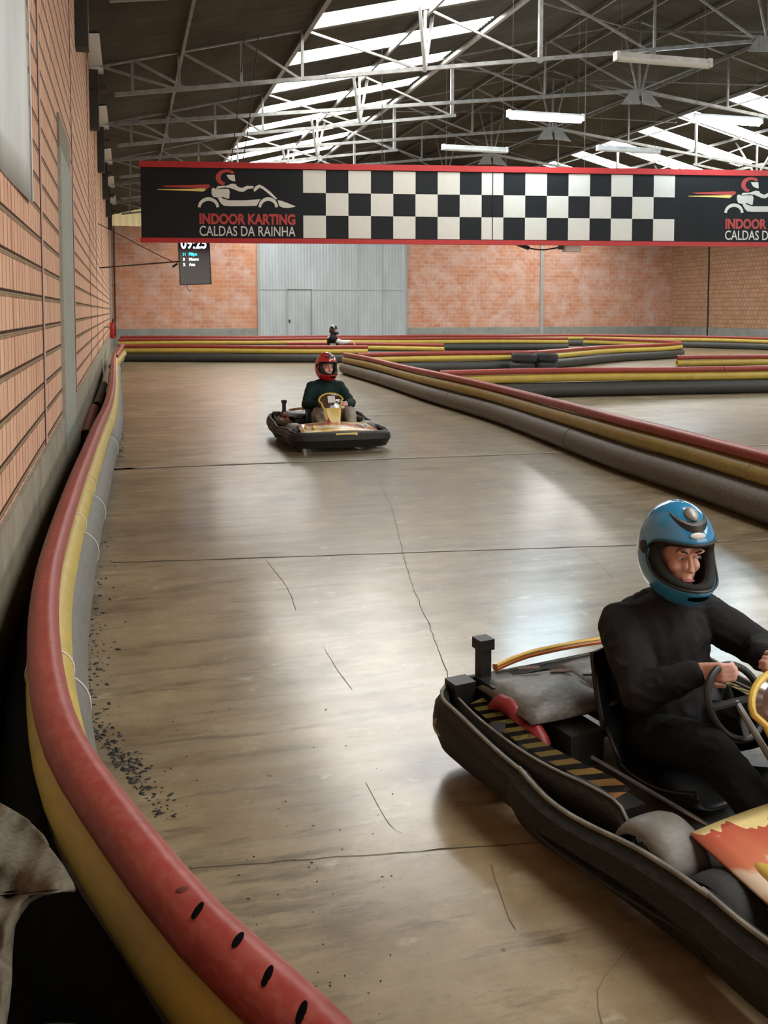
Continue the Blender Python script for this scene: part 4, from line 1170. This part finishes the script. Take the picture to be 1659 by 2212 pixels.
    # --- rear light post and foam block
    m = MB(); m.box((-.93, -.47, .28), (-.87, -.41, .33)); m.box((-.925, -.465, .33), (-.875, -.415, .46)); m.box((-.935, -.475, .455), (-.865, -.405, .50)); m.build('rear_light_post', M['black'], t, 0)
    m = MB(); m.box((-.90, -.48, .20), (-.76, -.33, .34)); m.build('battery_box', M['black'], t, 0)
    m = MB(); m.box((-.95, -.60, .20), (-.86, -.50, .335)); m.build('corner_buffer', M['black'], t, 0)
    # --- red fuel tank and hoses
    m = MB(); m.tube(smoothpath([(-.74, -.50, .24), (-.68, -.49, .31), (-.60, -.48, .30), (-.54, -.48, .25), (-.47, -.47, .27), (-.43, -.47, .23)], .03), [.032]*1 if False else .034, 12)
    m.build('red_fuel_hose', plain('dark red rubber hose', (.20, .012, .012), .45) if 'dark red rubber hose' not in MATS else MATS['dark red rubber hose'], t)
    m = MB(); m.box((-.30, -.52, .09), (.0, -.35, .19)); m.build('side_tank', M['black'], t, 0)
    m = MB(); m.tube([(-.30, -.34, .22), (.30, -.22, .17)], .008, 8); m.tube([(.52, -.2, .2), (.52, -.2, .1)], .01, 8); m.build('brake_rod', M['chrome'], t)
    for s in (-1, 1):
        m = MB(); m.box((.56, s*.16-.03, .08), (.575, s*.16+.03, .20)); m.tube([(.57, s*.16, .1), (.50, s*.16, .06)], .008, 8); m.build('pedal', M['steel'], t, 0)
    return t

KB = make_kart('black rental kart with hazard tape in the right foreground carrying the blue helmet driver')
KA = .19
KB.location = (1.675, 2.31, 0); KB.scale = (.82,)*3; KB.rotation_euler = (0, 0, KA-PI/2)
KM = dup(KB, 'black rental kart in the middle of the track coming towards the camera')
KM.location = (2.265, 10.74, 0); KM.scale = (.87,)*3; KM.rotation_euler = (0, 0, R(0)-PI/2)
KF = dup(KB, 'small distant kart behind the cross barriers in front of the grey gate')
KF.location = (6.55, 28.15, 0); KF.scale = (.9,)*3; KF.rotation_euler = (0, 0, R(-14))

# ------------------------------------------------------------------ drivers
def hand(mb, wrist, d, palmn, side, s=1.0, curl=R(60)):
    """palm, four curled fingers of unequal length and a thumb; d = finger direction, palmn = palm normal"""
    d = Vector(d).normalized(); n = Vector(palmn); n = (n-d*n.dot(d)).normalized(); x = d.cross(n)*side
    w = Vector(wrist)
    for k in (-1.2, -.4, .4, 1.2):
        mb.cone(w+x*k*.009*s, w+d*.075*s+x*k*.019*s, .016*s, .0125*s, 10)
    L = (.034, .040, .038, .030)
    for i, k in enumerate((1.3, .45, -.45, -1.3)):
        p = w+d*.078*s+x*k*.018*s; dd = d.copy(); c = 0; r = .0095*s
        for j in range(3):
            c += curl*(.75 if j == 0 else .9)
            dd = (d*math.cos(c)+n*math.sin(c)).normalized(); q = p+dd*L[i]*s*(1, .75, .6)[j]
            mb.cone(p, q, r, r*.9, 10); p = q; r *= .93
    p = w+d*.022*s+x*.024*s
    q = p+(d*.5+x*.7+n*.5).normalized()*.036*s; mb.cone(p, q, .013*s, .0105*s, 10)
    r_ = q+(d*.8+n*.7+x*.1).normalized()*.03*s; mb.cone(q, r_, .0105*s, .009*s, 10)
def helmet(par, c, yaw, tilt, mat, s=1.0, vent=True):
    rot = Matrix.Rotation(yaw, 3, 'Z') @ Matrix.Rotation(tilt, 3, 'Y')
    def sh(th, el, k):
        ct, st = math.cos(th), math.sin(th); ce, se = math.cos(el), math.sin(el)
        rx = .138 if ct > 0 else .145; ry = .116; rz = .160
        x, y, z = rx*ct*ce, ry*st*ce, rz*se
        if se < .0:
            f = -se; fwd = max(0, ct)
            x += .035*fwd*min(1, f*2.2)*ce; z *= 1.04+.10*fwd
            y *= 1-.10*f
            sq = 1+.22*f*ce; x *= sq; y *= sq
        return Vector((x, y, z))*k*s
    def shell(k, aw, lo, hi, name, m_, th_):
        NA, E0, E1, E2 = 72, 9, 8, 12; vs = []; fs = []; cols = NA+1
        rowsn = E0+E1+E2+1
        for i in range(NA+1):
            th = -PI+2*PI*i/NA; a = min(1, abs(th)/aw)
            g = (1-a**5)**.5 if a < 1 else 0
            g = max(g, .16); mid = (lo*.35+hi*.65)*.55
            l_, h_ = mid+(lo-mid)*g, mid+(hi-mid)*g
            bot_ = R(-57)+R(4)*max(0, math.cos(th))
            els = [bot_+(l_-bot_)*j/E0 for j in range(E0)]+[l_+(h_-l_)*j/E1 for j in range(E1)]+[h_+(R(90)-h_)*j/E2 for j in range(E2+1)]
            vs += [sh(th, e, k) for e in els]
        for i in range(NA):
            thm = -PI+2*PI*(i+.5)/NA
            for j in range(rowsn-1):
                if E0 <= j < E0+E1 and abs(thm) < aw: continue
                fs.append((i*rowsn+j, (i+1)*rowsn+j, (i+1)*rowsn+j+1, i*rowsn+j+1))
        mb = MB(); mb.add([rot @ v+Vector(c) for v in vs], fs); o = mb.build(name, m_, None, 50)
        so = o.modifiers.new('t', 'SOLIDIFY'); so.thickness = th_*s; so.offset = -1
        return o
    h = shell(1.0, R(82), R(-23), R(23), 'helmet', mat, .008); h.parent = par
    l = shell(.945, R(68), R(-20), R(20), 'padding', M['liner'], .030); l.parent = h
    def surf(th, el, k=1.0): return rot @ sh(th, el, k)+Vector(c)
    NA = 40
    m = MB(); ring = []
    aw = R(82)
    for i in range(NA+1):
        th = -aw+2*aw*i/NA; a = abs(th)/aw; g = max((1-a**5)**.5, .16); mid = (R(-23)*.35+R(23)*.65)*.55; ring.append(surf(th, mid+(R(23)-mid)*g, 1.002))
    for i in range(NA+1):
        th = aw-2*aw*i/NA; a = abs(th)/aw; g = max((1-a**5)**.5, .16); mid = (R(-23)*.35+R(23)*.65)*.55; ring.append(surf(th, mid+(R(-23)-mid)*g, 1.002))
    m.tube(ring, .0045*s, 8, closed=True); m.build('rubber_rim', M['black'], h)
    for sg in (-1, 1):
        m = MB(); m.ell(surf(sg*R(92), R(5), 1.0), (.022*s, .008*s, .022*s), 16, 8, rot=rot); m.build('visor_pivot', M['black'], h)
    # top vent: dark swept piece with pale middle
    m = MB(); vs = []; n = 12
    for i in range(n+1):
        th = R(-62+124*i/n); e = R(58-14*math.cos(th*1.45)); wv = R(2+5.5*math.cos(th*1.4)**2)
        vs += [surf(th, e-wv, 1.005), surf(th, e, 1.05 if abs(th) < R(35) else 1.02), surf(th, e+wv, 1.005)]
    m.add(vs, [(3*i+j, 3*i+3+j, 3*i+4+j, 3*i+1+j) for i in range(n) for j in range(2)]); m.build('top_vent', M['black'], h)
    m = MB(); m.ell(surf(0, R(62), 1.01), (.028*s, .022*s, .012*s), 14, 8, rot=rot @ Matrix.Rotation(R(28), 3, 'Y')); m.build('vent_plate', M['steel'], h)
    m = MB(); m.ell(surf(0, R(34), 1.0), (.004*s, .026*s, .010*s), 16, 8, rot=rot @ Matrix.Rotation(R(-30), 3, 'Y')); m.build('forehead_badge', M['white_plastic'], h)
    m = MB(); vs = []
    for i in range(9):
        th = R(-20+40*i/8); w_ = R(4.2)*math.cos(th*3.6)**.5 if abs(th) < R(25) else 0
        vs += [surf(th, R(-33)-w_, 1.006), surf(th, R(-33)+w_, 1.006)]
    m.add(vs, [(2*i, 2*i+2, 2*i+3, 2*i+1) for i in range(8)]); m.build('chin_vent', M['black_hole'], h)
    return h, rot
def person(name, label, pose, mats, hyaw, htilt, hmat, s=1.0, face=True, vox=.008, bulk=1.0, hs=1.0):
    """pose: dict of joints in kart space, metres"""
    t = thing('person', label, 'person', group='seated kart drivers')
    P = {k: Vector(v) for k, v in pose.items()}
    hc = P['head']; rot = Matrix.Rotation(hyaw, 3, 'Z') @ Matrix.Rotation(htilt, 3, 'Y')
    s0 = s
    def hp(x, y, z): return hc+rot @ Vector((x, y, z))*s*hs
    b = MB()
    b.cone(P['pelvis'], P['waist'], .115*s, .105*s); b.cone(P['waist'], P['chest'], .105*s, .115*s); b.cone(P['chest'], P['neck'], .10*s, .052*s)
    b.cone(P['neck'], hp(-.01, 0, -.05), .052*s, .055*s)
    # head: cranium, jaw, cheeks, nose, brow, lips, chin
    b.ell(hp(-.012, 0, .028), (.095*s, .075*s, .098*s), 24, 16, rot=rot); b.ell(hp(.020, 0, -.045), (.062*s, .056*s, .065*s), 20, 14, rot=rot)
    for k in (-1, 1):
        b.ell(hp(.044, k*.034, -.022), (.028*s, .022*s, .026*s), 14, 10, rot=rot)
        b.ell(hp(-.005, k*.078, -.005), (.018*s, .010*s, .030*s), 12, 8, rot=rot)
        b.ell(hp(.074, k*.028, .036), (.016*s, .026*s, .010*s), 12, 8, rot=rot)
        b.ell(hp(.084, k*.010, -.026), (.010*s, .008*s, .008*s), 10, 8, rot=rot)
    b.cone(hp(.076, 0, .022), hp(.092, 0, -.022), .008*s, .0115*s, 12)
    b.ell(hp(.076, 0, -.058), (.012*s, .026*s, .007*s), 12, 8, rot=rot); b.ell(hp(.073, 0, -.069), (.012*s, .021*s, .007*s), 12, 8, rot=rot)
    b.ell(hp(.066, 0, -.095), (.022*s, .022*s, .018*s), 12, 8, rot=rot)
    for k, sd in (('l', 1), ('r', -1)):
        b.cone(P['chest']+Vector((0, sd*.05*s, .03*s)), P['sho_'+k], .085*s, .055*s); b.cone(P['sho_'+k], P['elb_'+k], .050*s, .038*s); b.cone(P['elb_'+k], P['wri_'+k], .037*s, .024*s)
        hand(b, P['wri_'+k], P['hd_'+k], P['pn_'+k], sd, s*1.0)
        b.cone(P['pelvis'], P['hip_'+k], .11*s, .09*s); b.cone(P['hip_'+k], P['kne_'+k], .082*s, .055*s); b.cone(P['kne_'+k], P['ank_'+k], .052*s, .036*s)
        b.cone(P['ank_'+k], P['toe_'+k], .036*s, .028*s)
    body = remesh(b, 'body', M['skin'], vox*.66, t, 5)
    # clothes
    c = MB(); q = 1.16
    B = bulk
    c.cone(P['pelvis'], P['waist'], .13*s*B, .14*s*B); c.cone(P['waist'], P['chest'], .142*s*B, .148*s*B); c.cone(P['chest'], P['neck']+Vector((0, 0, -.02)), .135*s*B, .082*s)
    for a in range(12):
        aa = 2*PI*a/12; c.ell(P['neck']+Vector((-.012+.062*math.cos(aa), .066*math.sin(aa), .002+.016*math.cos(aa)))*1, (.030*s, .030*s, .024*s), 10, 8)
    for a in range(7):
        aa = PI*(.55+.9*a/6); c.ell(P['neck']+Vector((-.035+.10*math.cos(aa), .12*math.sin(aa), -.045)), (.042*s, .05*s, .035*s), 10, 8)
    for k, sd in (('l', 1), ('r', -1)):
        sh_ = P['sho_'+k]-Vector((0, 0, .012))
        c.cone(P['chest']+Vector((0, sd*.06*s, .0)), sh_, .128*s*B, .078*s*B); c.cone(P['neck']+Vector((0, sd*.03, -.03)), sh_, .07*s, .062*s*B)
        c.cone(sh_, P['elb_'+k], .078*s*B, .062*s*B); c.cone(P['elb_'+k], P['wri_'+k]-(P['wri_'+k]-P['elb_'+k]).normalized()*.02, .064*s*B, .042*s)
        c.cone(P['waist']+Vector((0, sd*.05, 0)), P['chest']+Vector((0, sd*.07, 0)), .125*s*B, .125*s*B)
        # rumples near the elbow
        e = P['elb_'+k]; u = P['sho_'+k]; w_ = P['wri_'+k]
        for q_, f in enumerate((.1, .25, .4, .58, .75)):
            c.ell(e.lerp(u, f)+Vector((.012*(-1)**q_, .006, -.01*(-1)**q_)), (.030*s*B, .075*s*B, .066*s*B), 12, 8, rot=Matrix.Rotation(R(35*(-1)**q_), 3, 'Y'))
            c.ell(e.lerp(w_, f*.9)+Vector((0, .004*(-1)**q_, -.008)), (.020*s*B, (.062-.02*f)*s*B, (.062-.02*f)*s*B), 12, 8)
    up = remesh(c, 'top', M[mats[0]], vox, t, 5)
    if len(mats) > 3:
        c = MB(); c.cone(P['pelvis'], P['waist'], .15*s, .158*s); c.cone(P['waist'], P['chest'], .165*s, .175*s); c.cone(P['chest'], P['neck']+Vector((0, 0, -.02)), .16*s, .10*s)
        for k, sd in (('l', 1), ('r', -1)): c.cone(P['chest']+Vector((0, sd*.06, .0)), P['sho_'+k]-Vector((0, 0, .01)), .15*s, .098*s); c.cone(P['sho_'+k]-Vector((0, 0, .01)), P['sho_'+k].lerp(P['elb_'+k], .35), .098*s, .092*s)
        for sd in (-1, 1): c.cone(P['chest']+Vector((0, sd*.055*s, .0)), P['chest']+Vector((0, sd*.12*s, .06)), .155*s, .105*s)
        remesh(c, 'vest', M[mats[3]], vox, t, 5)
    c = MB(); c.cone(P['pelvis'], P['pelvis']+Vector((0, 0, .05)), .135*s, .13*s)
    for k in 'lr':
        c.cone(P['pelvis'], P['hip_'+k], .12*s, .105*s); c.cone(P['hip_'+k], P['kne_'+k], .098*s, .074*s); c.cone(P['kne_'+k], P['ank_'+k], .072*s, .052*s)
    remesh(c, 'trousers', M[mats[1]], vox, t, 5)
    for k in 'lr':
        m = MB(); a = P['ank_'+k]; o_ = P['toe_'+k]; d = (o_-a).normalized()
        m.cone(a-Vector((0.02, 0, .012)), o_+d*.02, .044*s, .036*s); remesh(m, 'shoe', M[mats[2]], .009, t, 3)
    if face:
        for sd in (-1, 1):
            m = MB(); m.ell(hp(.070, sd*.030, .014), (.0115*s, .0135*s, .0042*s), 16, 10, rot=rot); e = m.build('eye', M['eye_white'], body)
            m = MB(); m.ell(hp(.0795, sd*.030+.003, .014), (.0035*s, .0058*s, .0044*s), 12, 8, rot=rot); m.build('iris', M['iris'], e)
            m = MB(); m.tube([hp(.083, sd*.014, .034), hp(.086, sd*.028, .040), hp(.074, sd*.046, .036)], .0036*s, 8); m.build('eyebrow', M['brow'], body)
        m = MB(); m.ell(hp(.082, 0, -.0585), (.009*s, .024*s, .006*s), 14, 8, rot=rot); m.ell(hp(.079, 0, -.068), (.009*s, .018*s, .006*s), 14, 8, rot=rot); m.build('lips', M['lips'], body)
    helmet(t, tuple(hp(-.005, 0, .012)), hyaw, htilt, M[hmat], s*hs)
    return t
def pose(dz=0, lean=0, dx=0, reach=0):
    return dict(pelvis=(-.34, 0, .20), waist=(-.39+lean*.3, 0, .34+dz*.3), chest=(-.41+lean*.7, 0, .50+dz*.8), neck=(-.40+lean, 0, .63+dz), head=(-.365+lean, 0, .80+dz),
                sho_l=(-.42+lean, .175, .57+dz), sho_r=(-.42+lean, -.175, .57+dz), elb_l=(-.25+lean*.6, .285, .385+dz*.6), elb_r=(-.25+lean*.6, -.285, .385+dz*.6),
                wri_l=(.00, .175, .455), wri_r=(.00, -.175, .455), hd_l=(.9, -.35, .15), hd_r=(.9, .35, .15), pn_l=(.1, -1, 0), pn_r=(.1, 1, 0),
                hip_l=(-.30, .095, .19), hip_r=(-.30, -.095, .19), kne_l=(.06, .20, .36), kne_r=(.06, -.20, .36), ank_l=(.44, .15, .14), ank_r=(.44, -.15, .14), toe_l=(.53, .15, .19), toe_r=(.53, -.15, .19))
def place(t, loc, rz, s=1): t.location = loc; t.rotation_euler = (0, 0, rz); t.scale = (s,)*3
p1 = pose(.05)
p1['head'] = (-.33, .015, .865); p1['neck'] = (-.375, .015, .675)
p1.update(wri_r=(-.045, -.15, .55), wri_l=(-.03, .15, .55), elb_r=(-.20, -.265, .43), elb_l=(-.20, .31, .50), sho_l=(-.42, .18, .625), sho_r=(-.43, -.155, .595),
          kne_r=(.08, -.23, .35), ank_r=(.42, -.20, .16), toe_r=(.51, -.20, .21))
D1 = person('person', 'seated person in black hooded top and blue helmet, hands towards the steering wheel', p1, ('jacket_black', 'trousers_black', 'black'), R(-15), R(8), 'helmet_blue', 1.0, vox=.008, bulk=1.12, hs=1.16)
place(D1, (KB.location.x+.085, KB.location.y+.02, 0), KB.rotation_euler.z, .88)
D2 = person('person', 'seated person in dark teal sweatshirt, beige trousers and red helmet', pose(.085), ('sweater_teal', 'trousers_khaki', 'black'), R(16), R(3), 'helmet_red', vox=.011, hs=1.16, bulk=.95)
place(D2, (KM.location.x+.075, KM.location.y, 0), KM.rotation_euler.z, .97)
p3 = pose(.14, 0)
for k in 'lr': p3['elb_'+k] = (-.14, .23*(1 if k == 'l' else -1), .58); p3['wri_'+k] = (.12, .16*(1 if k == 'l' else -1), .60)
D3 = person('person', 'seated person in black vest, white sleeves and black helmet', p3, ('sleeve_white', 'jeans', 'white_plastic', 'vest_black'), R(-14), R(2), 'helmet_black', vox=.014)
place(D3, tuple(KF.location), KF.rotation_euler.z, 1)

# thin cables hanging from the roof on the left
for k, (xa, za, px1, py1) in enumerate(((2.2, 6.6, 625, 355), (1.9, 6.5, 600, 352))):
    m = MB(); a = Vector((2.15+.25*k, 17.3, roofz(2.2)-.05)); b = Vector((2.15+.25*k, 20.0, 4.62))
    mid = (a+b)/2+Vector((0, 0, -.25)); m.tube(smoothpath([a, mid, b], .3), .010, 6)
    o = m.build('hanging_cable', M['steel_dark'])
    tag(o, ('thin dark cable slanting from the roof to the banner left end, the right one', 'thin dark cable slanting from the roof to the banner left end, the left one')[1-k], 'cable', 'thin cables under the left roof slope')
